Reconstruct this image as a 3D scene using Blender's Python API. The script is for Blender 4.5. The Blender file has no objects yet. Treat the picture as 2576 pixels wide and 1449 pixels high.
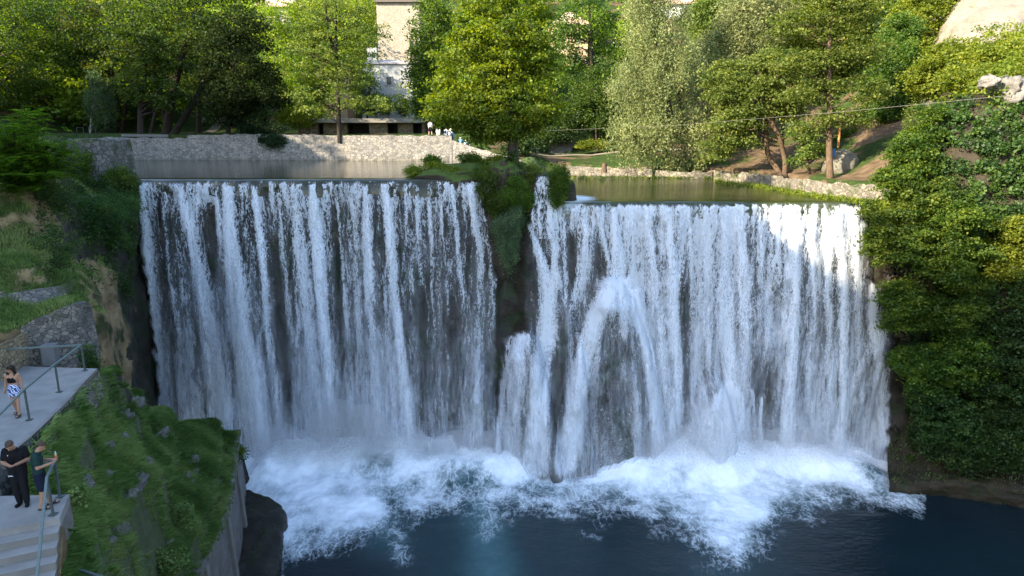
import bpy, math, random
import numpy as np
from mathutils import Vector

random.seed(5)
RNG = np.random.default_rng(11)
SC = bpy.context.scene
COL = SC.collection
R = math.radians

# ---------------------------------------------------------------- camera, sky, sun, exposure
PITCH = R(12.8); CAM_Z = 24.0
cam_d = bpy.data.cameras.new('camera'); cam = bpy.data.objects.new('camera', cam_d); COL.objects.link(cam)
cam.location = (0, 0, CAM_Z); cam.rotation_euler = (math.pi/2 - PITCH, 0, 0)
cam_d.sensor_width = 36.0; cam_d.lens = 24.0; cam_d.clip_start = 0.1; cam_d.clip_end = 2000
SC.camera = cam

SUN_EL = R(27); SUN_AZ = math.atan2(-0.84, -0.54)          # compass angle from +Y towards +X
S_DIR = Vector((math.sin(SUN_AZ)*math.cos(SUN_EL), math.cos(SUN_AZ)*math.cos(SUN_EL), math.sin(SUN_EL)))
world = bpy.data.worlds.new('World'); SC.world = world; world.use_nodes = True
wn = world.node_tree; wn.nodes.clear()
sky = wn.nodes.new('ShaderNodeTexSky'); sky.sky_type = 'NISHITA'; sky.sun_disc = False
sky.sun_elevation = SUN_EL; sky.sun_rotation = SUN_AZ; sky.air_density = 1.0; sky.dust_density = 1.0; sky.ozone_density = 1.0
bg = wn.nodes.new('ShaderNodeBackground'); bg.inputs['Strength'].default_value = 0.15
wo = wn.nodes.new('ShaderNodeOutputWorld')
wn.links.new(sky.outputs[0], bg.inputs['Color']); wn.links.new(bg.outputs[0], wo.inputs['Surface'])
sun_d = bpy.data.lights.new('sun', 'SUN'); sun_d.energy = 3.7; sun_d.angle = R(0.6); sun_d.color = (1.0, 0.86, 0.64)
sun = bpy.data.objects.new('sun', sun_d); COL.objects.link(sun)
sun.rotation_euler = (-S_DIR).to_track_quat('-Z', 'Y').to_euler(); sun.location = (-60, -40, 90)
SC.view_settings.view_transform = 'Standard'; SC.view_settings.look = 'None'
SC.view_settings.exposure = 2.2; SC.view_settings.gamma = 1.0
SC.render.engine = 'CYCLES'
SC.cycles.max_bounces = 7; SC.cycles.diffuse_bounces = 3; SC.cycles.glossy_bounces = 3; SC.cycles.transmission_bounces = 3
SC.cycles.transparent_max_bounces = 20; SC.cycles.volume_bounces = 1
SC.cycles.use_denoising = True
SC.cycles.caustics_reflective = False; SC.cycles.caustics_refractive = False

# ---------------------------------------------------------------- layout: a point of the place from its bearing and its distance
F = 1717.0; CX, CY = 1288.0, 724.0
CP, SP = math.cos(PITCH), math.sin(PITCH)
def at(x, y, D):
    u = (x-CX)/F; v = (CY-y)/F
    t = D/(CP + v*SP)
    return Vector((u*t, D, CAM_Z + t*(v*CP - SP)))
def at_z(x, y, z):
    u = (x-CX)/F; v = (CY-y)/F
    t = (z-CAM_Z)/(v*CP - SP)
    return Vector((u*t, t*(CP + v*SP), z))
def mpp(D, y=450):
    v = (CY-y)/F
    return D/(CP + v*SP)/F
def bearing(P):
    d = P[..., 1]*CP - (P[..., 2]-CAM_Z)*SP
    return CX + F*P[..., 0]/d, CY - F*(P[..., 1]*SP + (P[..., 2]-CAM_Z)*CP)/d

# ---------------------------------------------------------------- noise
def _h(ix, iy, iz, s):
    n = (ix*374761393 + iy*668265263 + iz*2147483647 + s*974634541) & 0xffffffff
    n = ((n ^ (n >> 13))*1274126177) & 0xffffffff
    n = ((n ^ (n >> 15))*2246822519) & 0xffffffff
    return ((n ^ (n >> 16)) & 0xffff)/65535.0
def vnoise(x, y, z, s=0):
    x, y, z = np.broadcast_arrays(np.asarray(x, float), np.asarray(y, float), np.asarray(z, float))
    ix, iy, iz = (np.floor(a).astype(np.int64) for a in (x, y, z))
    fx, fy, fz = x-ix, y-iy, z-iz
    fx, fy, fz = (a*a*(3-2*a) for a in (fx, fy, fz))
    def L(a, b, t): return a + (b-a)*t
    c = [[[_h(ix+i, iy+j, iz+k, s) for k in (0, 1)] for j in (0, 1)] for i in (0, 1)]
    return L(L(L(c[0][0][0], c[1][0][0], fx), L(c[0][1][0], c[1][1][0], fx), fy),
             L(L(c[0][0][1], c[1][0][1], fx), L(c[0][1][1], c[1][1][1], fx), fy), fz)
def fbm(x, y, z, octs=4, s=0):
    a, t, f, o = 0.5, 0.0, 1.0, 0.0
    for k in range(octs):
        t = t + a*vnoise(np.asarray(x)*f, np.asarray(y)*f, np.asarray(z)*f, s+k*17); o += a; a *= 0.5; f *= 2.03
    return t/o
def sstep(a, b, x):
    t = np.clip((x-a)/(b-a), 0, 1); return t*t*(3-2*t)

# ---------------------------------------------------------------- object helpers
def tag(o, label=None, cat=None, group=None, kind=None):
    if label: o['label'] = label
    if cat: o['category'] = cat
    if group: o['group'] = group
    if kind: o['kind'] = kind
    return o
def empty(name, loc=(0, 0, 0), label=None, cat=None, group=None, kind=None):
    o = bpy.data.objects.new(name, None); COL.objects.link(o); o.location = loc
    o.empty_display_size = 0.3
    return tag(o, label, cat, group, kind)
def mesh_obj(name, V, FC, mat, parent=None, smooth=False, attrs=None, fmats=None):
    """V (n,3) world coordinates; FC list of tuples or (m,k) array."""
    V = np.asarray(V, dtype=np.float32)
    org = Vector((0, 0, 0))
    if parent is not None: org = parent_origin(parent)
    me = bpy.data.meshes.new(name)
    V = V - np.array(org, dtype=np.float32)
    if isinstance(FC, np.ndarray):
        m, k = FC.shape
        me.vertices.add(len(V)); me.vertices.foreach_set('co', V.ravel())
        me.loops.add(m*k); me.loops.foreach_set('vertex_index', FC.astype(np.int32).ravel())
        me.polygons.add(m); me.polygons.foreach_set('loop_start', np.arange(0, m*k, k, dtype=np.int32))
        me.update(calc_edges=True)
    else:
        me.from_pydata(V.tolist(), [], FC)
    for mm in (mat if isinstance(mat, (list, tuple)) else [mat]): me.materials.append(mm)
    if fmats is not None: me.polygons.foreach_set('material_index', np.asarray(fmats, dtype=np.int32))
    for k, a in (attrs or {}).items():
        a = np.asarray(a, dtype=np.float32)
        if a.ndim == 2:
            at_ = me.attributes.new(k, 'FLOAT_VECTOR', 'POINT'); at_.data.foreach_set('vector', a.ravel())
        else:
            at_ = me.attributes.new(k, 'FLOAT', 'POINT'); at_.data.foreach_set('value', a.ravel())
    if smooth: me.polygons.foreach_set('use_smooth', np.ones(len(me.polygons), dtype=bool))
    me.update()
    o = bpy.data.objects.new(name, me); COL.objects.link(o)
    if parent is not None: o.parent = parent
    return o
def parent_origin(p):
    v = Vector(p.location)
    while p.parent is not None:
        p = p.parent; v = v + Vector(p.location)
    return v
class MB:
    def __init__(s): s.v = []; s.f = []; s.m = []
    def add(s, V, FC, m=0):
        b = len(s.v); s.v += [tuple(p) for p in V]; s.f += [tuple(b+i for i in f) for f in FC]; s.m += [m]*len(FC); return s
    def box(s, c, size, rz=0.0, m=0, bev=0.0):
        sx, sy, sz = (a/2 for a in size); ca, sa = math.cos(rz), math.sin(rz)
        V = []
        if bev <= 0:
            for z in (-sz, sz):
                for x, y in ((-sx, -sy), (sx, -sy), (sx, sy), (-sx, sy)):
                    V.append((c[0]+x*ca-y*sa, c[1]+x*sa+y*ca, c[2]+z))
            return s.add(V, [(3, 2, 1, 0), (4, 5, 6, 7), (0, 1, 5, 4), (1, 2, 6, 5), (2, 3, 7, 6), (3, 0, 4, 7)], m)
        b = min(bev, sx*.9, sy*.9, sz*.9)
        rings = [(-sz, b), (-sz+b, 0), (sz-b, 0), (sz, b)]
        for z, i in rings:
            for x, y in ((-sx+b, -sy+i), (sx-b, -sy+i), (sx-i, -sy+b), (sx-i, sy-b), (sx-b, sy-i), (-sx+b, sy-i), (-sx+i, sy-b), (-sx+i, -sy+b)):
                V.append((c[0]+x*ca-y*sa, c[1]+x*sa+y*ca, c[2]+z))
        FC = [tuple(range(7, -1, -1)), tuple(range(24, 32))]
        for r in range(3):
            for k in range(8):
                FC.append((r*8+k, r*8+(k+1) % 8, r*8+8+(k+1) % 8, r*8+8+k))
        return s.add(V, FC, m)
    def tube(s, pts, rad, n=8, m=0, cap=True):
        pts = [Vector(p) for p in pts]
        rad = rad if isinstance(rad, (list, tuple)) else [rad]*len(pts)
        V = []; prev = None
        for i, p in enumerate(pts):
            d = (pts[min(i+1, len(pts)-1)] - pts[max(i-1, 0)])
            d = d.normalized() if d.length > 1e-9 else Vector((0, 0, 1))
            if prev is None:
                a = d.cross(Vector((0.3, 0.9, 0.2)) if abs(d.z) > .9 else Vector((0, 0, 1))).normalized()
            else:
                a = (prev - d*prev.dot(d)); a = a.normalized() if a.length > 1e-6 else d.orthogonal().normalized()
            prev = a; b = d.cross(a)
            for k in range(n):
                t = 2*math.pi*k/n
                V.append(p + (a*math.cos(t) + b*math.sin(t))*rad[i])
        FC = []
        for i in range(len(pts)-1):
            for k in range(n):
                FC.append((i*n+k, i*n+(k+1) % n, (i+1)*n+(k+1) % n, (i+1)*n+k))
        if cap:
            FC.append(tuple(range(n-1, -1, -1))); FC.append(tuple(range((len(pts)-1)*n, len(pts)*n)))
        return s.add(V, FC, m)
    def bar(s, p, q, w, h, m=0):
        """square section bar, h is the vertical side"""
        p, q = Vector(p), Vector(q); d = (q-p).normalized()
        up = Vector((0, 0, 1)) if abs(d.z) < .95 else Vector((0, 1, 0))
        a = d.cross(up).normalized()*(w/2); b = a.cross(d).normalized()*(h/2)
        V = [p-a-b, p+a-b, p+a+b, p-a+b, q-a-b, q+a-b, q+a+b, q-a+b]
        return s.add(V, [(0, 1, 2, 3), (7, 6, 5, 4), (0, 4, 5, 1), (1, 5, 6, 2), (2, 6, 7, 3), (3, 7, 4, 0)], m)
    def ball(s, c, r, n=10, rings=6, m=0):
        r = r if isinstance(r, (tuple, list)) else (r, r, r)
        V = [(c[0], c[1], c[2]-r[2])]
        for i in range(1, rings):
            ph = -math.pi/2 + math.pi*i/rings
            for k in range(n):
                t = 2*math.pi*k/n
                V.append((c[0]+r[0]*math.cos(ph)*math.cos(t), c[1]+r[1]*math.cos(ph)*math.sin(t), c[2]+r[2]*math.sin(ph)))
        V.append((c[0], c[1], c[2]+r[2]))
        FC = [(0, 1+(k+1) % n, 1+k) for k in range(n)]
        for i in range(rings-2):
            for k in range(n):
                FC.append((1+i*n+k, 1+i*n+(k+1) % n, 1+(i+1)*n+(k+1) % n, 1+(i+1)*n+k))
        t = len(V)-1; b = 1+(rings-2)*n
        FC += [(b+k, b+(k+1) % n, t) for k in range(n)]
        return s.add(V, FC, m)
    def build(s, name, mat, parent=None, smooth=False):
        return mesh_obj(name, s.v, s.f, mat, parent, smooth, fmats=s.m if isinstance(mat, (list, tuple)) else None)

def grid_faces(nr, nc):
    i = np.arange(nr-1)[:, None]*nc + np.arange(nc-1)[None, :]
    return np.stack([i, i+1, i+nc+1, i+nc], -1).reshape(-1, 4)
def spline(P, n):
    """Catmull-Rom through P along axis 0, n samples"""
    P = np.asarray(P, float); k = len(P)
    t = np.linspace(0, k-1, n); i = np.clip(np.floor(t).astype(int), 0, k-2); f = (t-i).reshape((-1,)+(1,)*(P.ndim-1))
    p0 = P[np.clip(i-1, 0, k-1)]; p1 = P[i]; p2 = P[i+1]; p3 = P[np.clip(i+2, 0, k-1)]
    return .5*((2*p1) + (-p0+p2)*f + (2*p0-5*p1+4*p2-p3)*f*f + (-p0+3*p1-3*p2+p3)*f**3)
def loft(ctrl, nr, nc):
    A = spline(np.asarray(ctrl, float), nr)
    return np.swapaxes(spline(np.swapaxes(A, 0, 1), nc), 0, 1)
def grid_normals(G):
    du = np.gradient(G, axis=1); dv = np.gradient(G, axis=0)
    n = np.cross(du, dv); return n/np.maximum(np.linalg.norm(n, axis=-1, keepdims=True), 1e-9)
def roughen(G, amps, s=0):
    for amp, sc in amps:
        n = grid_normals(G)
        d = (fbm(G[..., 0]*sc, G[..., 1]*sc, G[..., 2]*sc, 4, s)-.5)*2*amp
        G = G + n*d[..., None]; s += 31
    return G
def rows_at(rows):
    return [[at(*p) for p in r] for r in rows]

# ---------------------------------------------------------------- materials
class NT:
    def __init__(s, name):
        s.mat = bpy.data.materials.new(name); s.mat.use_nodes = True
        s.t = s.mat.node_tree; s.t.nodes.clear()
        s.out = s.t.nodes.new('ShaderNodeOutputMaterial')
    def n(s, typ, ins=None, **attrs):
        nd = s.t.nodes.new('ShaderNode'+typ)
        for k, v in attrs.items(): setattr(nd, k, v)
        for k, v in (ins or {}).items():
            sock = nd.inputs[k]
            if isinstance(v, bpy.types.NodeSocket): s.t.links.new(v, sock)
            else: sock.default_value = v
        return nd
    def math(s, op, a, b=None, c=None, clamp=False):
        nd = s.t.nodes.new('ShaderNodeMath'); nd.operation = op; nd.use_clamp = clamp
        for i, v in enumerate((a, b, c)):
            if v is None: continue
            if isinstance(v, bpy.types.NodeSocket): s.t.links.new(v, nd.inputs[i])
            else: nd.inputs[i].default_value = v
        return nd.outputs[0]
    def smooth(s, x, a, b, lo=0.0, hi=1.0):
        nd = s.n('MapRange', {'Value': x, 'From Min': a, 'From Max': b, 'To Min': lo, 'To Max': hi}, interpolation_type='SMOOTHSTEP')
        return nd.outputs[0]
    def noise(s, vec, scale, detail=3, rough=.55, dist=0.0):
        ins = {'Scale': scale, 'Detail': detail, 'Roughness': rough, 'Distortion': dist}
        if vec is not None: ins['Vector'] = vec
        return s.n('TexNoise', ins).outputs['Fac']
    def attr(s, name, out='Fac'):
        return s.n('Attribute', attribute_name=name).outputs[out]
    def pos(s, scale=(1, 1, 1)):
        g = s.n('NewGeometry').outputs['Position']
        if tuple(scale) == (1, 1, 1): return g
        return s.n('VectorMath', {0: g, 1: scale}, operation='MULTIPLY').outputs[0]
    def ramp(s, fac, stops):
        nd = s.t.nodes.new('ShaderNodeValToRGB'); cr = nd.color_ramp
        while len(cr.elements) < len(stops): cr.elements.new(.5)
        for e, (p, c) in zip(cr.elements, stops):
            e.position = p; e.color = (c[0], c[1], c[2], 1)
        s.t.links.new(fac, nd.inputs[0]); return nd.outputs[0]
    def mix(s, fac, a, b):
        nd = s.t.nodes.new('ShaderNodeMix'); nd.data_type = 'RGBA'
        for i, v in ((0, fac), (6, a), (7, b)):
            if isinstance(v, bpy.types.NodeSocket): s.t.links.new(v, nd.inputs[i])
            else: nd.inputs[i].default_value = v if i == 0 else (v[0], v[1], v[2], 1)
        return nd.outputs[2]
    def bump(s, h, strength=.5, dist=.05):
        return s.n('Bump', {'Height': h, 'Strength': strength, 'Distance': dist}).outputs[0]
    def bsdf(s, col, rough=.8, normal=None, spec=.3, metal=0.0, **kw):
        ins = {'Base Color': col if isinstance(col, bpy.types.NodeSocket) else (*col, 1), 'Roughness': rough, 'Specular IOR Level': spec, 'Metallic': metal}
        if normal is not None: ins['Normal'] = normal
        ins.update(kw)
        return s.n('BsdfPrincipled', ins).outputs[0]
    def done(s, surf, vol=None):
        if surf is not None: s.t.links.new(surf, s.out.inputs['Surface'])
        if vol is not None: s.t.links.new(vol, s.out.inputs['Volume'])
        return s.mat

def m_leaf(name, a, b, c, trans=.5, gloss=.025):
    t = NT(name)
    f = t.attr('tint')
    rnd = t.n('ObjectInfo').outputs['Random']
    col = t.ramp(f, [(.0, a), (.55, b), (1., c)])
    hs = t.n('HueSaturation', {'Hue': t.math('MULTIPLY_ADD', rnd, .03, .485), 'Saturation': 1.0, 'Value': t.math('MULTIPLY_ADD', rnd, .3, .85), 'Color': col}).outputs[0]
    d = t.n('BsdfDiffuse', {'Color': hs}).outputs[0]
    tc = t.n('HueSaturation', {'Hue': .492, 'Saturation': 1.12, 'Value': 1.5, 'Color': hs}).outputs[0]
    tr = t.n('BsdfTranslucent', {'Color': tc}).outputs[0]
    m1 = t.n('MixShader', {0: trans, 1: d, 2: tr}).outputs[0]
    g = t.n('BsdfGlossy', {'Color': (.6, .65, .6, 1), 'Roughness': .6}).outputs[0]
    return t.done(t.n('MixShader', {0: gloss, 1: m1, 2: g}).outputs[0])
def m_plain(name, col, rough=.7, var=.15, scale=8, spec=.3, metal=0.0, bumps=.0):
    t = NT(name)
    nz = t.noise(t.pos(), scale, 4)
    c = t.mix(nz, tuple(x*(1-var) for x in col), tuple(min(1, x*(1+var)) for x in col))
    nm = t.bump(nz, bumps, .02) if bumps else None
    return t.done(t.bsdf(c, rough, nm, spec, metal))
def m_bark(name, a, b):
    t = NT(name)
    p = t.pos((6, 6, 1.2)); nz = t.noise(p, 1.6, 5, .65)
    c = t.ramp(nz, [(.25, a), (.7, b)])
    return t.done(t.bsdf(c, .9, t.bump(nz, .8, .06), .15))
def m_stone_wall(name, scale=2.4, cols=((.20, .19, .17), (.36, .34, .31), (.45, .40, .33)), mortar=(.10, .095, .085), moss=.0, flat=1.35, wet_z=None):
    t = NT(name)
    p = t.pos((1, 1, flat))
    w = t.n('TexNoise', {'Vector': p, 'Scale': 1.3, 'Detail': 2}).outputs['Color']
    pv = t.n('VectorMath', {0: p, 1: w}, operation='MULTIPLY_ADD'); pv.inputs[1].default_value = (1, 1, 1)
    pw = t.n('VectorMath', {0: p, 1: t.n('VectorMath', {0: w, 'Scale': .35}, operation='SCALE').outputs[0]}, operation='ADD').outputs[0]
    e = t.n('TexVoronoi', {'Vector': pw, 'Scale': scale, 'Randomness': .85}, feature='DISTANCE_TO_EDGE').outputs['Distance']
    v = t.n('TexVoronoi', {'Vector': pw, 'Scale': scale, 'Randomness': .85}, feature='F1').outputs['Color']
    sp = t.n('SeparateColor', {'Color': v}).outputs[0]
    fine = t.noise(t.pos(), 9, 5, .65)
    f2 = t.math('ADD', t.math('MULTIPLY', sp, .75), t.math('MULTIPLY', fine, .35))
    c = t.ramp(f2, [(.15, cols[0]), (.55, cols[1]), (.95, cols[2])])
    em = t.smooth(e, .01, .075)
    c = t.mix(em, mortar, c)
    if moss > 0:
        mz = t.noise(t.pos(), .55, 4, .6)
        c = t.mix(t.smooth(mz, .62-moss*.3, .75-moss*.2), c, (.045, .06, .02))
    if wet_z is not None:
        z = t.n('SeparateXYZ', {0: t.pos()}).outputs[2]
        c = t.mix(t.smooth(t.math('ADD', z, t.math('MULTIPLY', t.noise(t.pos(), 1.2, 3), .6)), wet_z+.35, wet_z+1.0, .65, 0.0), c, (.09, .085, .06))
    h = t.math('ADD', t.math('MULTIPLY', em, 1.0), t.math('MULTIPLY', fine, .3))
    return t.done(t.bsdf(c, .85, t.bump(h, .45, .05), .25))
def m_rock(name, stops, grass=None, moss=None, scale=.6, rough=.85, gz=.62, bump=.8, bdist=.25):
    t = NT(name)
    p = t.pos()
    nz = t.noise(p, scale, 6, .65, .6); nf = t.noise(p, scale*7, 5, .65)
    st = t.noise(t.pos((.5, .5, 2.6)), scale*1.3, 4, .6)
    f = t.math('ADD', t.math('MULTIPLY', nz, .55), t.math('ADD', t.math('MULTIPLY', nf, .28), t.math('MULTIPLY', st, .27)))
    c = t.ramp(f, stops)
    if moss:
        c = t.mix(t.smooth(t.noise(p, scale*.9, 4, .6, .4), moss[0], moss[0]+.12), c, moss[1])
    if grass:
        nzc = t.n('SeparateXYZ', {0: t.n('NewGeometry').outputs['Normal']}).outputs[2]
        gf = t.math('ADD', nzc, t.math('MULTIPLY', t.math('SUBTRACT', t.noise(p, 1.7, 4), .5), .55))
        gc = t.ramp(t.noise(p, 3.5, 5, .7), [(.3, grass[0]), (.7, grass[1])])
        c = t.mix(t.smooth(gf, gz, gz+.18), c, gc)
    return t.done(t.bsdf(c, rough, t.bump(f, bump, bdist), .25))
LEAF = {}
def L_(k, *a, **kw): LEAF[k] = m_leaf('leaf_'+k, *a, **kw)
L_('alder', (.055, .09, .010), (.13, .165, .014), (.25, .275, .022))
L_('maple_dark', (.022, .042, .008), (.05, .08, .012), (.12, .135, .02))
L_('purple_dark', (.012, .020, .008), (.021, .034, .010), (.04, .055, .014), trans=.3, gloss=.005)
L_('park', (.03, .065, .010), (.065, .115, .016), (.14, .19, .022))
L_('light', (.075, .12, .012), (.16, .215, .02), (.28, .31, .03))
L_('willow', (.12, .16, .055), (.22, .26, .10), (.34, .37, .15), trans=.4)
L_('olive', (.06, .10, .018), (.135, .185, .034), (.25, .29, .06))
L_('bank', (.028, .065, .010), (.075, .135, .016), (.18, .23, .022))
L_('ivy', (.02, .055, .010), (.055, .12, .020), (.13, .20, .03), gloss=.04)
L_('robinia', (.05, .11, .010), (.10, .19, .014), (.17, .27, .02))
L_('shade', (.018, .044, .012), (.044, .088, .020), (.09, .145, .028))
L_('birch', (.04, .07, .028), (.075, .12, .05), (.13, .17, .075))
L_('blue', (.06, .10, .05), (.12, .19, .09), (.22, .30, .14))
L_('pine', (.012, .032, .012), (.025, .055, .02), (.05, .085, .03))
L_('grass', (.075, .135, .038), (.16, .27, .075), (.30, .38, .14), trans=.35, gloss=.01)
L_('dry', (.06, .07, .018), (.11, .12, .03), (.19, .18, .06))
BARK = m_bark('bark_grey', (.028, .023, .018), (.10, .085, .068))
BARK_D = m_bark('bark_dark', (.014, .011, .009), (.05, .04, .032))
BARK_L = m_bark('bark_birch', (.12, .11, .10), (.5, .48, .44))
BARK_B = m_bark('bark_brown', (.045, .03, .02), (.16, .11, .07))
STONE = m_stone_wall('pool_wall_stone', 2.6, ((.16, .15, .135), (.26, .245, .22), (.33, .295, .24)), (.105, .10, .09), wet_z=20.45)
STONE_D = m_stone_wall('rubble_stone', 5.2, ((.075, .07, .063), (.135, .125, .112), (.20, .18, .145)), (.04, .037, .032), moss=.3)
STONE_W = m_stone_wall('walkway_stone', 5.0, ((.09, .085, .075), (.16, .15, .135), (.22, .20, .165)), (.04, .038, .033), moss=.1)
STONE_Y = m_stone_wall('block_stone', 3.4, ((.17, .14, .09), (.27, .22, .14), (.33, .28, .18)), (.07, .06, .045), flat=1.7)
STONE_R = m_stone_wall('bank_stone', 3.0, ((.11, .10, .08), (.20, .18, .15), (.27, .235, .18)), (.07, .062, .045), moss=.35)
STONE_T = m_stone_wall('tower_stone', 3.4, ((.29, .25, .19), (.36, .31, .24), (.41, .36, .28)), (.23, .19, .14))

# ---------------------------------------------------------------- leaves and trees
def leaf_mesh(C, size, asp, dirs, nrm):
    """rhombic leaves: C (n,3), size (n,), dirs long axis, nrm face normal"""
    w = np.cross(dirs, nrm); w /= np.maximum(np.linalg.norm(w, axis=1, keepdims=True), 1e-6)
    s = size[:, None]
    fold = nrm*s*.12
    V = np.stack([C-dirs*s*.5, C+w*s*asp*.5+fold, C+dirs*s*.5, C-w*s*asp*.5+fold], 1).reshape(-1, 3)
    n = len(C)
    return V, np.arange(4*n).reshape(n, 4)
def unit(a): return a/np.maximum(np.linalg.norm(a, axis=-1, keepdims=True), 1e-9)
def rand_dirs(n): return unit(RNG.normal(size=(n, 3)))
def clump_leaves(CC, cr, per, lsize, asp=.6, flat=.45, droop=0.0, up=.5, hang=0.0):
    """CC clump centres (k,3); returns V, F, tint"""
    k = len(CC)
    cnt = np.maximum(3, RNG.poisson(per, k)); idx = np.repeat(np.arange(k), cnt); n = len(idx)
    r = cr*RNG.uniform(.6, 1.35, k)
    off = RNG.normal(size=(n, 3))*.5
    ln = np.linalg.norm(off, axis=1, keepdims=True); off = off/np.maximum(ln, 1e-6)*np.minimum(ln, 1.25)
    off = off*r[idx][:, None]*np.array([1, 1, flat])
    if hang > 0:
        off[:, 2] -= hang*np.abs(RNG.normal(size=n))*r[idx]
        off[:, :2] *= .75
    off[:, 2] -= .22*(off[:, 0]**2+off[:, 1]**2)/np.maximum(r[idx], .05)
    C = CC[idx]+off
    d = rand_dirs(n); d[:, 2] = d[:, 2]*(.6 if droop == 0 else .5)-droop; d = unit(d)
    nr = rand_dirs(n)*.8; nr[:, 2] += up; nr = unit(nr)
    sz = lsize*RNG.uniform(.6, 1.3, n)
    base = RNG.uniform(.1, .8, k)
    tint = np.clip(base[idx]+RNG.normal(size=n)*.16, 0, 1)
    V, FC = leaf_mesh(C, sz, asp, d, nr)
    return V, FC, np.repeat(tint, 4)
def ell(px, py, rx, ry, D, rd=None):
    m = mpp(D, py); c = at(px, py, D)
    return (np.array(c), np.array([rx*m, (rd if rd else min(rx, ry*1.3)*m), ry*m]))
def crown_centres(ells, n, shell=.45):
    vol = np.array([np.prod(e[1])**(2/3) for e in ells]); pick = RNG.choice(len(ells), n, p=vol/vol.sum())
    d = rand_dirs(n); r = RNG.uniform(shell**3, 1, n)**(1/3)
    cs = np.array([e[0] for e in ells])[pick]; rs = np.array([e[1] for e in ells])[pick]
    P = cs + d*r[:, None]*rs
    P += (np.stack([vnoise(P[:, 0]*.5, P[:, 1]*.5, P[:, 2]*.5, s) for s in (1, 2, 3)], 1)-.5)*rs*.35
    return P
def limb_pts(a, b, sag=.12, n=5, wob=.06):
    a, b = Vector(a), Vector(b); L = (b-a).length
    out = []
    for i in range(n+1):
        t = i/n; p = a.lerp(b, t)
        p.z += sag*L*math.sin(math.pi*t)*(1 if i < n else 0)
        if 0 < i < n: p += Vector((random.uniform(-1, 1), random.uniform(-1, 1), random.uniform(-1, 1)))*wob*L*.5
        out.append(p)
    return out
def tree(name, label, trunks, ells, leaf, n, cr, per, ls, asp=.6, flat=.45, limbs=14, bark=None, shell=.45, droop=0, up=.5, hang=0,
         cat='tree', group=None, lr=.5, lsag=.05, cut=None, limb_low=.35):
    """trunks: list of (points, radii); ells: crown volumes"""
    base = Vector(trunks[0][0][0])
    root = empty(name, base, label, cat, group)
    P = crown_centres(ells, n, shell)
    if cut is not None: P = P[cut(P)]
    mb = MB()
    for pts, rr in trunks: mb.tube(spline([tuple(p) for p in pts], len(pts)*3), list(np.interp(np.linspace(0, 1, len(pts)*3), np.linspace(0, 1, len(rr)), rr)), 9)
    ii = RNG.choice(len(P), min(limbs, len(P)), replace=False) if limbs else []
    for i in ii:
        pts, rr = random.choice(trunks)
        q = P[i]; best = None
        S = spline([tuple(p) for p in pts], 24)
        lo = int(24*limb_low)
        target_z = q[2]-.35*math.hypot(q[0]-S[-1][0], q[1]-S[-1][1])
        j = lo+int(np.argmin(np.abs(S[lo:, 2]-target_z)))
        r0 = float(np.interp(j/23, np.linspace(0, 1, len(rr)), rr))*lr
        mb.tube(limb_pts(S[j], q, lsag), [r0, r0*.8, r0*.6, r0*.42, r0*.28, max(.012, r0*.14)], 6, cap=False)
    mb.build('trunk', bark or BARK, root, True)
    V, FC, T = clump_leaves(P, cr, per, ls, asp, flat, droop, up, hang)
    mesh_obj('crown', V, FC, leaf, root, attrs={'tint': T})
    return root
def shrub(name, label, ells, leaf, n, cr, per, ls, asp=.6, flat=.5, droop=0, up=.4, hang=0, cat='bush', group=None, stems=5, shell=.4, base=None, P=None, bark=None):
    if base is None: base = Vector(ells[0][0]) - Vector((0, 0, ells[0][1][2]*.9))
    base = Vector(base)
    root = empty(name, base, label, cat, group)
    if P is None: P = crown_centres(ells, n, shell)
    if stems:
        mb = MB()
        for i in RNG.choice(len(P), min(stems, len(P)), replace=False):
            mb.tube(limb_pts(base, P[i], .08), [.05, .045, .035, .03, .02, .01], 5, cap=False)
        mb.build('stem', bark or BARK_D, root, True)
    V, FC, T = clump_leaves(P, cr, per, ls, asp, flat, droop, up, hang)
    mesh_obj('foliage', V, FC, leaf, root, attrs={'tint': T})
    return root
def vtrunk(px, y0, y1, D, px1=None, r=.25, lean=0.0, D1=None):
    a = at(px, y0, D); b = at(px if px1 is None else px1, y1, D if D1 is None else D1)
    m1 = a.lerp(b, .33)+Vector((random.uniform(-.2, .2), random.uniform(-.2, .2), 0)); m2 = a.lerp(b, .66)+Vector((random.uniform(-.25, .25), random.uniform(-.2, .2), 0))
    a2 = a - Vector((0, 0, .5))
    return ([a2, a.lerp(b, .05), m1, m2, b], [r*1.35, r, r*.85, r*.6, r*.22])
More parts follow.
